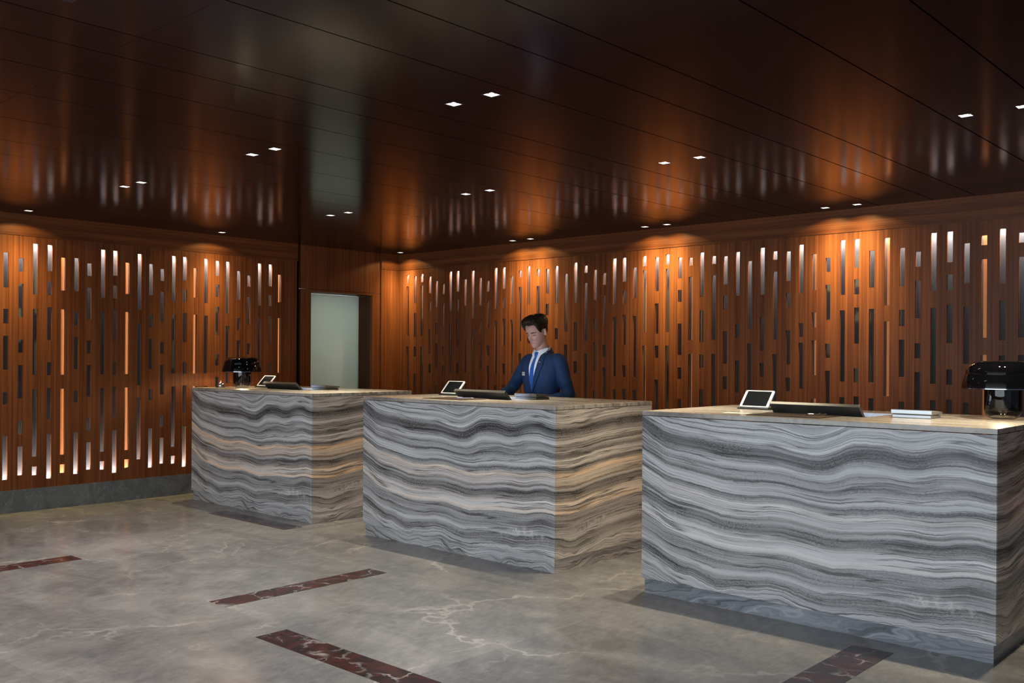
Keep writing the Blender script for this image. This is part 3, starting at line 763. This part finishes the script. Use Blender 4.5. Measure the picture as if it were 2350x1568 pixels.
def table_lamp(x, y, s, label):
    t = thing('table_lamp', label, 'table lamp', (x, y, CH), 0, 'black glass mushroom lamps'); t.scale = (s, s, s)
    r = .094
    bm = bmesh.new()
    lathe(bm, [(.052,0),(.066,.003),(.080,.012),(.089,.026),(r,.05),(r,.155),(r,.163)], 64, cap1=False)
    link('base', fin(bm, 'base', True), M_SMOKE, t)
    bm = bmesh.new(); lathe(bm, [(.05,.003),(.062,.006),(.060,.012),(.045,.016)], 48); link('weight', fin(bm, 'weight', True), M_CHAR, t)
    prof = [(.202,.165),(.2095,.1655),(.2095,.168)]
    prof += [(.2095-.012*k**2/36.0-.0012*k, .168+.0125*k) for k in range(1, 7)]
    R0, z0 = prof[-1]
    for a in np.linspace(.35, PI/2, 12)[0:]:
        prof.append((.112+(R0-.112)*math.cos(a-.35+.0) * (1 if a < PI/2 else 1) if False else .112+(R0-.112)*math.cos((a-.35)/(PI/2-.35)*PI/2), z0+.072*math.sin((a-.35)/(PI/2-.35)*PI/2)))
    prof += [(.07, z0+.0735), (.03, z0+.0740), (.006, z0+.0742)]
    inner = [(max(.004, p-.006), z-.006) for p, z in prof[2:]][::-1]
    bm = bmesh.new(); lathe(bm, prof + inner + [(.202,.165)], 72, cap0=False, cap1=False)
    # open ring so the underside stays hollow
    link('shade', fin(bm, 'shade', True), M_BLACKGL, t)
    bm = bmesh.new(); lathe(bm, [(.2085,.1640),(.2108,.1640),(.2108,.1672),(.2085,.1672),(.2085,.1640)], 72, cap0=False, cap1=False)
    link('rim', fin(bm, 'rim', True), M_RIM, t)
    bm = bmesh.new(); lathe(bm, [(.004,.168),(.018,.172),(.022,.185),(.018,.2),(.004,.205)], 20)
    link('bulb', fin(bm, 'bulb', True), M_BULB, t)
    bm = bmesh.new(); lathe(bm, [(.009,.016),(.009,.17)], 12); link('stem', fin(bm, 'stem'), M_BLACK, t)
    l = bpy.data.lights.new('lamp_glow', 'POINT'); l.energy = 62.0*s; l.color = (1, .72, .42); l.shadow_soft_size = .024
    o = bpy.data.objects.new('lamp_glow', l); C.objects.link(o); o.location = (x, y, CH + .187*s)
    return t
table_lamp(7.475, -2.10, 1.0, 'large black glass mushroom lamp at the right end of the nearest counter')
table_lamp(.58, -2.55, .95, 'black glass mushroom lamp on the left counter, with light glowing on the wall')
# ------------------------------------------------------------------ the receptionist
def interp(tab, z):
    a = np.array(tab); return [float(np.interp(z, a[:, 0], a[:, i])) for i in range(1, a.shape[1])]
def smooth_tab(tab, n):
    a = np.array(tab); zz = np.linspace(a[0, 0], a[-1, 0], n)
    cols = [zz]
    for i in range(1, a.shape[1]):
        m = np.gradient(a[:, i], a[:, 0]); v = []
        for z in zz:
            k = min(max(np.searchsorted(a[:, 0], z)-1, 0), len(a)-2)
            h = a[k+1, 0]-a[k, 0]; t_ = (z-a[k, 0])/h
            v.append((2*t_**3-3*t_**2+1)*a[k, i]+(t_**3-2*t_**2+t_)*h*m[k]+(-2*t_**3+3*t_**2)*a[k+1, i]+(t_**3-t_**2)*h*m[k+1])
        cols.append(np.array(v))
    return np.stack(cols, 1)
def oval(w, f, b, z, n=48, e=.92, cx=0, cy=0):
    out = []
    for k in range(n):
        a = 2*PI*k/n; c_, s_ = math.cos(a), math.sin(a)
        X = w*math.copysign(abs(c_)**e, c_); Y = (f if s_ < 0 else b)*math.copysign(abs(s_)**e, s_)
        out.append((cx+X, cy+Y, z))
    return out
G = lambda *d: math.exp(-sum(q*q for q in d))
HEAD_T = smooth_tab([(-.121,.012,.076,-.045),(-.116,.027,.083,-.025),(-.104,.041,.089,.0),(-.088,.050,.0895,.02),(-.068,.057,.0895,.045),(-.040,.064,.0905,.072),(-.012,.069,.0915,.090),(.020,.0725,.095,.100),(.050,.0735,.096,.104),(.078,.068,.088,.096),(.098,.054,.070,.078),(.111,.034,.044,.052),(.117,.010,.012,.016)], 96)
def face(p):
    x, y, z = p
    if y > .0: return p
    wgt = min(1.0, max(0.0, (-y-.02)/.04)); ax = abs(x); d = 0.0
    if -.05 < z < .022: d += G(x/.0095)*np.interp(z, [-.05, -.043, -.034, -.012, .008, .022], [.0, .016, .026, .016, .007, .0])
    d += .005*G(x/.012, (z+.034)/.010) + .006*G((ax-.0135)/.0065, (z+.041)/.007)
    d -= .0105*G((ax-.031)/.017, (z-.001)/.0115)
    d += .0045*G((ax-.028)/.022, (z-.021)/.0075)
    d += .0048*G(x/.019, (z+.0635)/.0048) + .0062*G(x/.016, (z+.0752)/.0055) - .0040*G(x/.022, (z+.0692)/.0022)
    d -= .0035*G(x/.02, (z+.087)/.006); d += .0075*G(x/.017, (z+.103)/.013)
    d += .0040*G((ax-.047)/.018, (z+.022)/.016); d -= .003*G((ax-.042)/.016, (z+.058)/.018)
    return (x, y-d*wgt, z)
HEAD_X = Matrix.Translation((-.012, -.058, 1.668)) @ Matrix.Rotation(math.radians(20), 4, 'X') @ Matrix.Rotation(math.radians(5), 4, 'Z') @ Matrix.Diagonal((1.07, 1.07, .99, 1))
def head_shell(bm, X):
    rings = [[X @ Vector(face(p)) for p in oval(r[1], r[2], r[3], r[0], 96, .93)] for r in HEAD_T]
    loft(bm, rings)
def hand(bm, wrist, dirv, palm_n, side, curl=.45, s=1.0):
    """palm with four unequal bent fingers and a thumb leaving its side"""
    d = Vector(dirv).normalized(); n = Vector(palm_n); n = (n-d*n.dot(d)).normalized(); sd = d.cross(n)*side
    w = Vector(wrist)
    rings = []
    for t_, hw, ht in ((-.02,.024,.019),(.0,.027,.018),(.03,.037,.016),(.06,.042,.0145),(.085,.041,.012),(.094,.034,.008)):
        rings.append([w+d*t_*s+sd*hw*s*math.cos(2*PI*k/20)+n*ht*s*math.sin(2*PI*k/20) for k in range(20)])
    loft(bm, rings)
    for off, L, r in ((-.030,.082,.0088),(-.010,.092,.0092),(.011,.086,.0088),(.030,.068,.0078)):
        base = w+d*.080*s+sd*off*s; pts = [base-d*.012]; cur = base; ang = curl*.35
        pts.append(cur)
        for k, fr in enumerate((.45,.30,.25)):
            dd = (d*math.cos(ang)-n*math.sin(ang)*1.0+sd*off*.9).normalized()
            cur = cur+dd*L*fr*s; pts.append(cur); ang += curl*.75
        tube(bm, pts, [r*s, r*s, r*.95*s, r*.88*s, r*.62*s], 10)
    tb = w+d*.022*s-sd*.030*s
    t1 = tb-sd*.026*s+d*.026*s-n*.008*s; t2 = t1-sd*.010*s+d*.030*s-n*.010*s; t3 = t2+d*.022*s-n*.006*s
    tube(bm, [tb+sd*.012*s, t1, t2, t3], [.013*s,.0115*s,.010*s,.0065*s], 10)

SKIN = NT('skin'); o_ = SKIN.obj()
nz = SKIN.noise(o_, 60, 3); nb = SKIN.noise(o_, 9, 2)
cs = SKIN.mix(nb, (.44, .255, .205), (.53, .32, .265)); cs = SKIN.mix(SKIN.math('MULTIPLY', nz, .25), cs, (.45, .22, .17))
M_SKIN = SKIN.base(cs, .45, spec=.4); SKIN.b.inputs['Subsurface Weight'].default_value = .12; SKIN.b.inputs['Subsurface Radius'].default_value = (.012, .005, .003)
HR = NT('dark_hair'); oh = HR.obj(); hx, hy, hz = HR.sep(oh)
hn = HR.noise(HR.comb(HR.math('MULTIPLY', hx, 260.0), HR.math('MULTIPLY', hy, 40.0), HR.math('MULTIPLY', hz, 90.0)), 1.0, 3)
M_HAIR = HR.base(HR.mix(hn, (.005, .004, .0035), (.014, .0105, .008)), .5, spec=.3, bump=hn, bstr=.4, bdist=.002)
def cloth(name, a, b, sc=900, rough=.75):
    t = NT(name); n = t.noise(t.obj(), sc, 2); m = t.noise(t.obj(), 12, 3)
    w = t.noise(t.obj(), 17, 3, .5, 1.2)
    return t.base(t.mix(m, a, b), rough, spec=.25, bump=t.math('ADD', t.math('MULTIPLY', n, .05), w), bstr=.35, bdist=.010)
M_SUIT = cloth('navy_suit', (.008, .027, .085), (.013, .040, .118))
M_SUIT2 = cloth('navy_lapel', (.008, .025, .074), (.012, .036, .100))
M_TROU = cloth('navy_trousers', (.010, .020, .055), (.014, .028, .075))
M_SHIRT = cloth('white_shirt', (.62, .68, .80), (.70, .75, .85), 700, .6)
TI = NT('blue_striped_tie'); tx, ty_, tz = TI.sep(TI.obj())
sfr = TI.math('FRACT', TI.math('MULTIPLY', TI.math('ADD', TI.math('MULTIPLY', tx, .8), tz), 62.0))
M_TIE = TI.base(TI.mix(TI.rng(sfr, .42, .58, 0, 1), (.008, .045, .24), (.02, .13, .52)), .4, spec=.4)
M_SHOE = plain('black_shoe', (.01, .01, .01), .25); M_LIP = plain('lips', (.42, .17, .15), .4)
M_BADGE = plain('badge_silver', (.62, .60, .58), .3, .2); M_BADGE2 = plain('badge_line', (.25, .24, .25), .5)

PX, PY, PRZ = 3.727, -1.60, math.radians(-2)
per = thing('person', 'man in navy suit, white shirt and blue striped tie, standing behind counter, looking down', 'person', (PX, PY, 0), PRZ)
per.scale = (1, 1, .979)
Winv = (Matrix.Translation((PX, PY, 0)) @ Matrix.Rotation(PRZ, 4, 'Z')).inverted()
# joints (local, facing -Y; his right is -X)
SHR, SHL = Vector((-.176, .012, 1.410)), Vector((.184, .012, 1.412))
WRR = Winv @ Vector((3.385, -1.835, 1.072)); WRL = Winv @ Vector((3.93, -1.815, 1.072))
def elbow(s, w, L1, L2, hint):
    d = w-s; D = min(d.length, L1+L2-.002); u = d.normalized(); a = (L1*L1-L2*L2+D*D)/(2*D); h = math.sqrt(max(0, L1*L1-a*a))
    hv = Vector(hint); hv = (hv-u*hv.dot(u)).normalized(); return s+u*a+hv*h
ELR = elbow(SHR, WRR, .295, .265, (-.6, .5, -.5)); ELL = elbow(SHL, WRL, .295, .265, (.25, .9, -.4))

bm = bmesh.new()
head_shell(bm, HEAD_X)
for sx in (-1, 1):      # ears
    E_ = HEAD_X @ Matrix.Translation((sx*.0765, .010, -.008)) @ Matrix.Rotation(sx*math.radians(30), 4, 'Z') @ Matrix.Rotation(math.radians(-8), 4, 'X')
    rings = []
    for k in range(25):
        a = 2*PI*k/24
        hz_, hy_ = .031*math.sin(a), .018*math.cos(a)*(1.0 if math.sin(a) > -.2 else .8)
        rings.append([E_ @ Vector((sx*(.004+.0045*math.cos(b)), hy_*(1+.24*math.sin(b)), hz_*(1+.13*math.sin(b)))) for b in np.linspace(0, 2*PI, 9)[:-1]])
    loft(bm, rings, cap=False)
    tube(bm, [E_ @ Vector((-sx*.006, 0, -.022)), E_ @ Vector((sx*.003, 0, -.005)), E_ @ Vector((-sx*.003, 0, .018))], [.012, .012, .010], 10)
nk, nr = catmull([(0, .012, 1.40), (0, .002, 1.48), (-.005, -.016, 1.57), (-.011, -.038, 1.665)], [.070, .058, .0535, .050], 5)
tube(bm, nk, nr, 28)
TORSO = smooth_tab([(.86,.150,.10,.105),(1.0,.145,.10,.09),(1.10,.145,.098,.085),(1.22,.160,.105,.095),(1.33,.168,.105,.10),(1.40,.150,.085,.09),(1.45,.100,.06,.075),(1.47,.06,.05,.06)], 30)
loft(bm, [oval(r[1], r[2], r[3], r[0], 40) for r in TORSO])
for S_, E_, W_ in ((SHR, ELR, WRR), (SHL, ELL, WRL)):
    pts, rad = catmull([S_, S_.lerp(E_, .5), E_, E_.lerp(W_, .45), W_], [.048, .044, .037, .035, .025], 5); tube(bm, pts, rad, 18)
for sx in (-1, 1):
    pts, rad = catmull([(sx*.08, .0, .92), (sx*.095, -.005, .70), (sx*.10, -.005, .50), (sx*.10, .012, .30), (sx*.10, .018, .10), (sx*.10, .015, .06)], [.085, .075, .052, .050, .036, .036], 5); tube(bm, pts, rad, 20)
    tube(bm, [(sx*.10, .05, .05), (sx*.10, -.03, .05), (sx*.105, -.13, .035), (sx*.107, -.17, .03)], [.032, .036, .034, .018], 16)
ZW = Vector((0, 0, 1))
hand(bm, WRR, (Winv.to_3x3() @ Vector((.30, -.95, -.04))), ZW, 1, .38)
hand(bm, WRL, (Winv.to_3x3() @ Vector((-.35, -.93, -.04))), ZW, -1, .32)
bme = remeshed(bm, 'body', .0034, 1, .4)
link('body', bme, M_SKIN, per)
BB = BVHTree.FromPolygons([v.co for v in bme.vertices], [p.vertices[:] for p in bme.polygons])
HI = HEAD_X.inverted()
def stick(tree, X, pts, width, off, dirv=(0, 1, 0)):
    """ribbon of given half widths pressed on a surface; pts in X space, cast along dirv"""
    bm = bmesh.new(); rows_ = []
    d = (X.to_3x3() @ Vector(dirv)).normalized()
    for i, p in enumerate(pts):
        p = Vector(p); q = Vector(pts[min(i+1, len(pts)-1)])-Vector(pts[max(i-1, 0)]); nrm = Vector((-q.z, 0, q.x)).normalized()
        row = []
        for k in (-1, -.33, .33, 1):
            o0 = X @ (p+nrm*width[i]*k); hit = tree.ray_cast(o0-d*.2, d)
            h = hit[0] if hit[0] is not None else o0
            row.append((h-d*(off*(1-.75*k*k)), h+d*.004))
        rows_.append(row)
    V = [[(bm.verts.new(a), bm.verts.new(b)) for a, b in r] for r in rows_]
    for r, s in zip(V, V[1:]):
        for k in range(3):
            bm.faces.new((r[k][0], r[k+1][0], s[k+1][0], s[k][0])); bm.faces.new((r[k][1], s[k][1], s[k+1][1], r[k+1][1]))
        for k in (0, 3): bm.faces.new((r[k][0], s[k][0], s[k][1], r[k][1]))
    for r in (V[0], V[-1]):
        for k in range(3): bm.faces.new((r[k][0], r[k+1][0], r[k+1][1], r[k][1]))
    return fin(bm, 'ribbon', True)
for sx in (-1, 1):
    br = [(sx*(.012+.040*k/8), 0, .0185+.0065*math.sin(PI*min(1, (k+1.5)/8.5)*.75)) for k in range(9)]
    link('eyebrow', stick(BB, HEAD_X, br, [.0022, .0036, .0042, .0042, .0038, .0032, .0026, .0020, .0010], .0022), M_HAIR, per)
    ls = [(sx*(.017+.028*k/8), 0, .0005-.0052*math.sin(PI*k/8)) for k in range(9)]
    link('eyelashes', stick(BB, HEAD_X, ls, [.0006, .0012, .0017, .0019, .0020, .0019, .0017, .0012, .0006], .0016), M_HAIR, per)
lp = [(-.024+.048*k/10, 0, -.0692+.0012*math.cos((k-5)/5*PI)) for k in range(11)]
link('lips', stick(BB, HEAD_X, lp, [.0010, .0035, .0055, .0066, .0072, .0070, .0072, .0066, .0055, .0035, .0010], .0009), M_LIP, per)

# hair: short sides, full quiff swept forward over the brow
bm = bmesh.new()
n = 96; outer = []; inner = []; zs = np.linspace(-.062, .117, 46)
tabH = HEAD_T
def hairline(a):        # a = 0 at the face, pi at the nape
    return float(np.interp(a, [0, .35, .62, .80, .95, 1.10, 1.24, 1.34, 1.55, 1.75, 2.2, PI], [.084, .088, .087, .074, .040, .018, .004, .026, .032, .006, -.045, -.058]))
for j in range(46):
    ro, ri = [], []
    for k in range(n):
        ang = 2*PI*k/n; a = abs(((ang+PI/2+PI) % (2*PI))-PI)
        hl = hairline(a); z = hl+(.117-hl)*(j/45)
        w_, f_, b_ = [float(np.interp(z, tabH[:, 0], tabH[:, i])) for i in (1, 2, 3)]
        c_, s_ = math.cos(ang), math.sin(ang); e = .93
        p = Vector((w_*math.copysign(abs(c_)**e, c_), (f_ if s_ < 0 else b_)*math.copysign(abs(s_)**e, s_), z))
        nr_ = Vector((p.x/.0054, p.y/.0092, max(0, z-.03)/.0075)).normalized()
        edge = min(1.0, j/5.0)
        topw = min(1, max(0, (z-.045)/.05)); front = max(0, math.cos(a))**1.2
        th = (.005+.008*min(1, max(0, (z-.02)/.05))+.021*topw)*(.25+.75*edge)
        wav = .0010*math.sin(21*ang+6*z*20)*edge+.0006*math.sin(57*ang+z*90)*edge
        q = p+nr_*(th+wav)
        fr = front*min(1, .35+max(0, (z-.082)/.014))*(1-.40*max(0, (z-.098)/.019))
        q += Vector((.006*fr, -.030*fr, .020*topw*(.4+.6*front)+.0016*math.sin(p.x*430+p.y*70)*topw*edge))
        ro.append(HEAD_X @ q); ri.append(HEAD_X @ (p-nr_*.004))
    outer.append(ro); inner.append(ri)
Ro = [[bm.verts.new(p) for p in r] for r in outer]; Ri = [[bm.verts.new(p) for p in r] for r in inner]
for a_, b_ in zip(Ro, Ro[1:]):
    for k in range(n): bm.faces.new((a_[k], a_[(k+1) % n], b_[(k+1) % n], b_[k]))
for k in range(n): bm.faces.new((Ro[0][k], Ri[0][k], Ri[0][(k+1) % n], Ro[0][(k+1) % n]))
for a_, b_ in zip(Ri[:6], Ri[1:6]):
    for k in range(n): bm.faces.new((a_[k], b_[k], b_[(k+1) % n], a_[(k+1) % n]))
bm.faces.new(Ro[-1])
link('hair', fin(bm, 'hair', True), M_HAIR, per)

# jacket
bm = bmesh.new()
JT = smooth_tab([(.77,.186,.128,.125),(.90,.182,.128,.122),(1.0,.170,.122,.108),(1.09,.163,.120,.100),(1.20,.178,.130,.110),(1.31,.200,.132,.118),(1.38,.202,.118,.116),(1.435,.194,.092,.106),(1.466,.150,.072,.094),(1.488,.086,.055,.080)], 44)
loft(bm, [oval(r[1], r[2], r[3], r[0], 64, .88) for r in JT])
for S_, E_, W_, sx in ((SHR, ELR, WRR, -1), (SHL, ELL, WRL, 1)):
    pts, rad = catmull([S_+Vector((-sx*.045, 0, .012)), S_, S_.lerp(E_, .5), E_, E_.lerp(W_, .5), E_.lerp(W_, .93)], [.056, .063, .060, .053, .047, .041], 7)
    for i in range(len(pts)):
        rad[i] += .0022*math.sin(i*1.7) if i > 12 else 0
    tube(bm, pts, rad, 28)
jme = remeshed(bm, 'suit_jacket', .0055, 16, .5)
jk = link('suit_jacket', jme, M_SUIT, per)
bm = bmesh.new(); loft(bm, [oval(r[1], r[2], r[3], r[0], 64, .88) for r in JT]); bmesh.ops.triangulate(bm, faces=bm.faces[:])
JB = BVHTree.FromBMesh(bm); bm.free()
def on_jacket(x, z, off):
    h = JB.ray_cast(Vector((x, -.6, z)), Vector((0, 1, 0)))
    y = h[0].y if h[0] is not None else -.05
    return Vector((x, y-off, z))
def patch(left, right, off, thick=.005, nu=8, top_y=None):
    """cloth patch between two polylines [(x,z),..] laid on the chest"""
    def samp(pl, t_):
        L = [0]
        for a, b in zip(pl, pl[1:]): L.append(L[-1]+math.hypot(b[0]-a[0], b[1]-a[1]))
        s = t_*L[-1]
        return (float(np.interp(s, L, [p[0] for p in pl])), float(np.interp(s, L, [p[1] for p in pl])))
    bm = bmesh.new(); F_, B_ = [], []; nv = 26
    for j in range(nv+1):
        a, b = samp(left, j/nv), samp(right, j/nv); rf, rb = [], []
        for i in range(nu+1):
            t_ = i/nu; x, z = a[0]*(1-t_)+b[0]*t_, a[1]*(1-t_)+b[1]*t_
            p = on_jacket(x, z, off); rf.append(bm.verts.new(p)); rb.append(bm.verts.new(p+Vector((0, thick, 0))))
        F_.append(rf); B_.append(rb)
    for j in range(nv):
        for i in range(nu):
            bm.faces.new((F_[j][i], F_[j][i+1], F_[j+1][i+1], F_[j+1][i])); bm.faces.new((B_[j][i], B_[j+1][i], B_[j+1][i+1], B_[j][i+1]))
        for i in (0, nu): bm.faces.new((F_[j][i], F_[j+1][i], B_[j+1][i], B_[j][i]))
    for i in range(nu):
        for j in (0, nv): bm.faces.new((F_[j][i], F_[j][i+1], B_[j][i+1], B_[j][i]))
    return fin(bm, 'patch', True)
VB = 1.145
sh_ = link('shirt', patch([(-.062, 1.490), (-.050, 1.36), (-.002, VB)], [(.062, 1.490), (.050, 1.36), (.002, VB)], .0035, .004, 12), M_SHIRT, per)
# lapels with a notch
for sx in (-1, 1):
    link('lapel', patch([(sx*.050, 1.492), (sx*.044, 1.37), (sx*.0, VB)], [(sx*.092, 1.478), (sx*.098, 1.420), (sx*.104, 1.385), (sx*.075, 1.29), (sx*.004, VB-.006)], .0085, .007, 8), M_SUIT2, jk)
    link('collar_notch', patch([(sx*.078, 1.404), (sx*.085, 1.402)], [(sx*.080, 1.399), (sx*.107, 1.396)], .0093, .002, 3), M_DARK, jk)
bm = bmesh.new(); bp = on_jacket(.004, 1.132, 0)
for prof in ([(.0085, 0), (.0085, .003), (.005, .004)],):
    lathe(bm, prof, 18)
bm.transform(Matrix.Translation(bp) @ Matrix.Rotation(PI/2, 4, 'X'))
link('button', fin(bm, 'button'), M_SILV, jk)
# jacket front edge and pocket flap
link('front_edge', patch([(.002, VB-.008), (.004, 1.0), (.03, .80)], [(.006, VB-.008), (.008, 1.0), (.034, .80)], .0025, .003, 2), M_TROU, jk)
link('breast_pocket', patch([(.070, 1.325), (.070, 1.312)], [(.150, 1.338), (.150, 1.325)], .003, .003, 8), M_SUIT2, jk)
# shirt collar: band and two leaves
bm = bmesh.new()
rings = []
for z, w_, f_, b_ in ((1.468, .068, .070, .072), (1.490, .0655, .070, .070), (1.514, .063, .068, .064), (1.516, .0605, .065, .062), (1.49, .060, .064, .064)):
    rings.append([(p[0], p[1]+.002, p[2]+.016+.024*p[1]/.07) for p in oval(w_, f_, b_, z, 48, .96)])
loft(bm, rings, cap=False)
link('collar', fin(bm, 'collar', True), M_SHIRT, sh_)
bm = bmesh.new(); rings = []      # jacket collar round the back of the neck
for dz, gr in ((-.030, .022), (-.004, .008), (.010, .002), (.011, -.002), (-.004, .0015), (-.030, .004)):
    row = []
    for k in range(33):
        a = math.radians(-18)+math.radians(216)*k/32
        row.append(((.0705+gr)*math.cos(a), (.076+gr)*math.sin(a)+.004, 1.498+dz+.030*max(-.3, math.sin(a))))
    rings.append(row)
V = [[bm.verts.new(p) for p in r] for r in rings]
for a_, b_ in zip(V, V[1:]+V[:1]):
    for k in range(32): bm.faces.new((a_[k], a_[k+1], b_[k+1], b_[k]))
for k in (0, 32): bm.faces.new([r[k] for r in V])
link('jacket_collar', fin(bm, 'jacket_collar', True), M_SUIT2, jk)
for sx in (-1, 1):
    bm = bmesh.new(); rows_ = []
    for k in range(9):
        t_ = k/8; a = -PI/2+sx*(.10+1.25*t_)
        tp = Vector((.0655*math.cos(a), .072*math.sin(a)+.002, 1.505+.030*t_)); ln = .052*(1-t_)**.8+.012
        bt = tp+Vector((math.cos(a)*.016+sx*.010*(1-t_), math.sin(a)*.020, -ln))
        rows_.append((tp, bt))
    F_ = [(bm.verts.new(a), bm.verts.new(b)) for a, b in rows_]; B_ = [(bm.verts.new(a*1.0+Vector((0, .004, 0))), bm.verts.new(b+Vector((0, .004, 0)))) for a, b in rows_]
    for k in range(8):
        bm.faces.new((F_[k][0], F_[k+1][0], F_[k+1][1], F_[k][1])); bm.faces.new((B_[k][0], B_[k][1], B_[k+1][1], B_[k+1][0]))
        bm.faces.new((F_[k][1], F_[k+1][1], B_[k+1][1], B_[k][1])); bm.faces.new((F_[k][0], B_[k][0], B_[k+1][0], F_[k+1][0]))
    for k in (0, 8): bm.faces.new((F_[k][0], F_[k][1], B_[k][1], B_[k][0]))
    link('collar_leaf', fin(bm, 'collar_leaf'), M_SHIRT, sh_)
tie = link('necktie', patch([(-.012, 1.452), (-.019, 1.36), (-.025, 1.24), (-.010, VB+.004)], [(.012, 1.452), (.019, 1.36), (.025, 1.24), (.008, VB+.004)], .0075, .005, 6), M_TIE, per)
bm = bmesh.new(); kp = on_jacket(0, 1.462, 0)
loft(bm, [[(kp.x+w_*math.cos(2*PI*k/20), -.072+dy+d_*math.sin(2*PI*k/20), z) for k in range(20)] for z, w_, d_, dy in ((1.445, .010, .009, -.012), (1.452, .0145, .012, -.010), (1.475, .0205, .013, -.004), (1.488, .022, .011, .0), (1.494, .018, .008, .003))])
link('knot', fin(bm, 'knot', True), M_TIE, tie)
# name badge and lapel pin
bd = link('name_badge', patch([(-.135, 1.322), (-.135, 1.290)], [(-.088, 1.322), (-.088, 1.290)], .006, .005, 4), M_BADGE, per)
link('badge_print', patch([(-.131, 1.309), (-.131, 1.304)], [(-.094, 1.309), (-.094, 1.304)], .0068, .001, 3), M_BADGE2, bd)
link('lapel_pin', patch([(.062, 1.412), (.062, 1.405)], [(.078, 1.412), (.078, 1.405)], .0125, .004, 2), M_SILV, per)
# cuffs, trousers, shoes
for E_, W_ in ((ELR, WRR), (ELL, WRL)):
    bm = bmesh.new(); tube(bm, [E_.lerp(W_, .86), E_.lerp(W_, .985)], [.036, .034], 24); link('shirt_cuff', fin(bm, 'shirt_cuff', True), M_SHIRT, per)
bm = bmesh.new()
loft(bm, [oval(.158, .108, .112, z, 40) for z in (.84, .90, .96)])
for sx in (-1, 1):
    pts, rad = catmull([(sx*.078, 0, .90), (sx*.092, -.004, .72), (sx*.10, -.004, .50), (sx*.10, .012, .28), (sx*.10, .012, .075)], [.100, .090, .070, .064, .060], 6); tube(bm, pts, rad, 24)
link('trousers', remeshed(bm, 'trousers', .009, 3), M_TROU, per)
for sx in (-1, 1):
    bm = bmesh.new()
    prof = [(.085, .030, .060), (.070, .037, .085), (.03, .040, .090), (-.03, .040, .085), (-.08, .044, .062), (-.13, .046, .050), (-.175, .038, .040), (-.195, .018, .024)]
    rings = []
    for y_, hw, ht in prof:
        rings.append([(sx*.104+hw*math.cos(a), y_, max(0.0, ht/2+ht/2*math.sin(a)*1.05)) for a in [2*PI*k/20 for k in range(20)]])
    loft(bm, rings); link('shoe', fin(bm, 'shoe', True), M_SHOE, per)
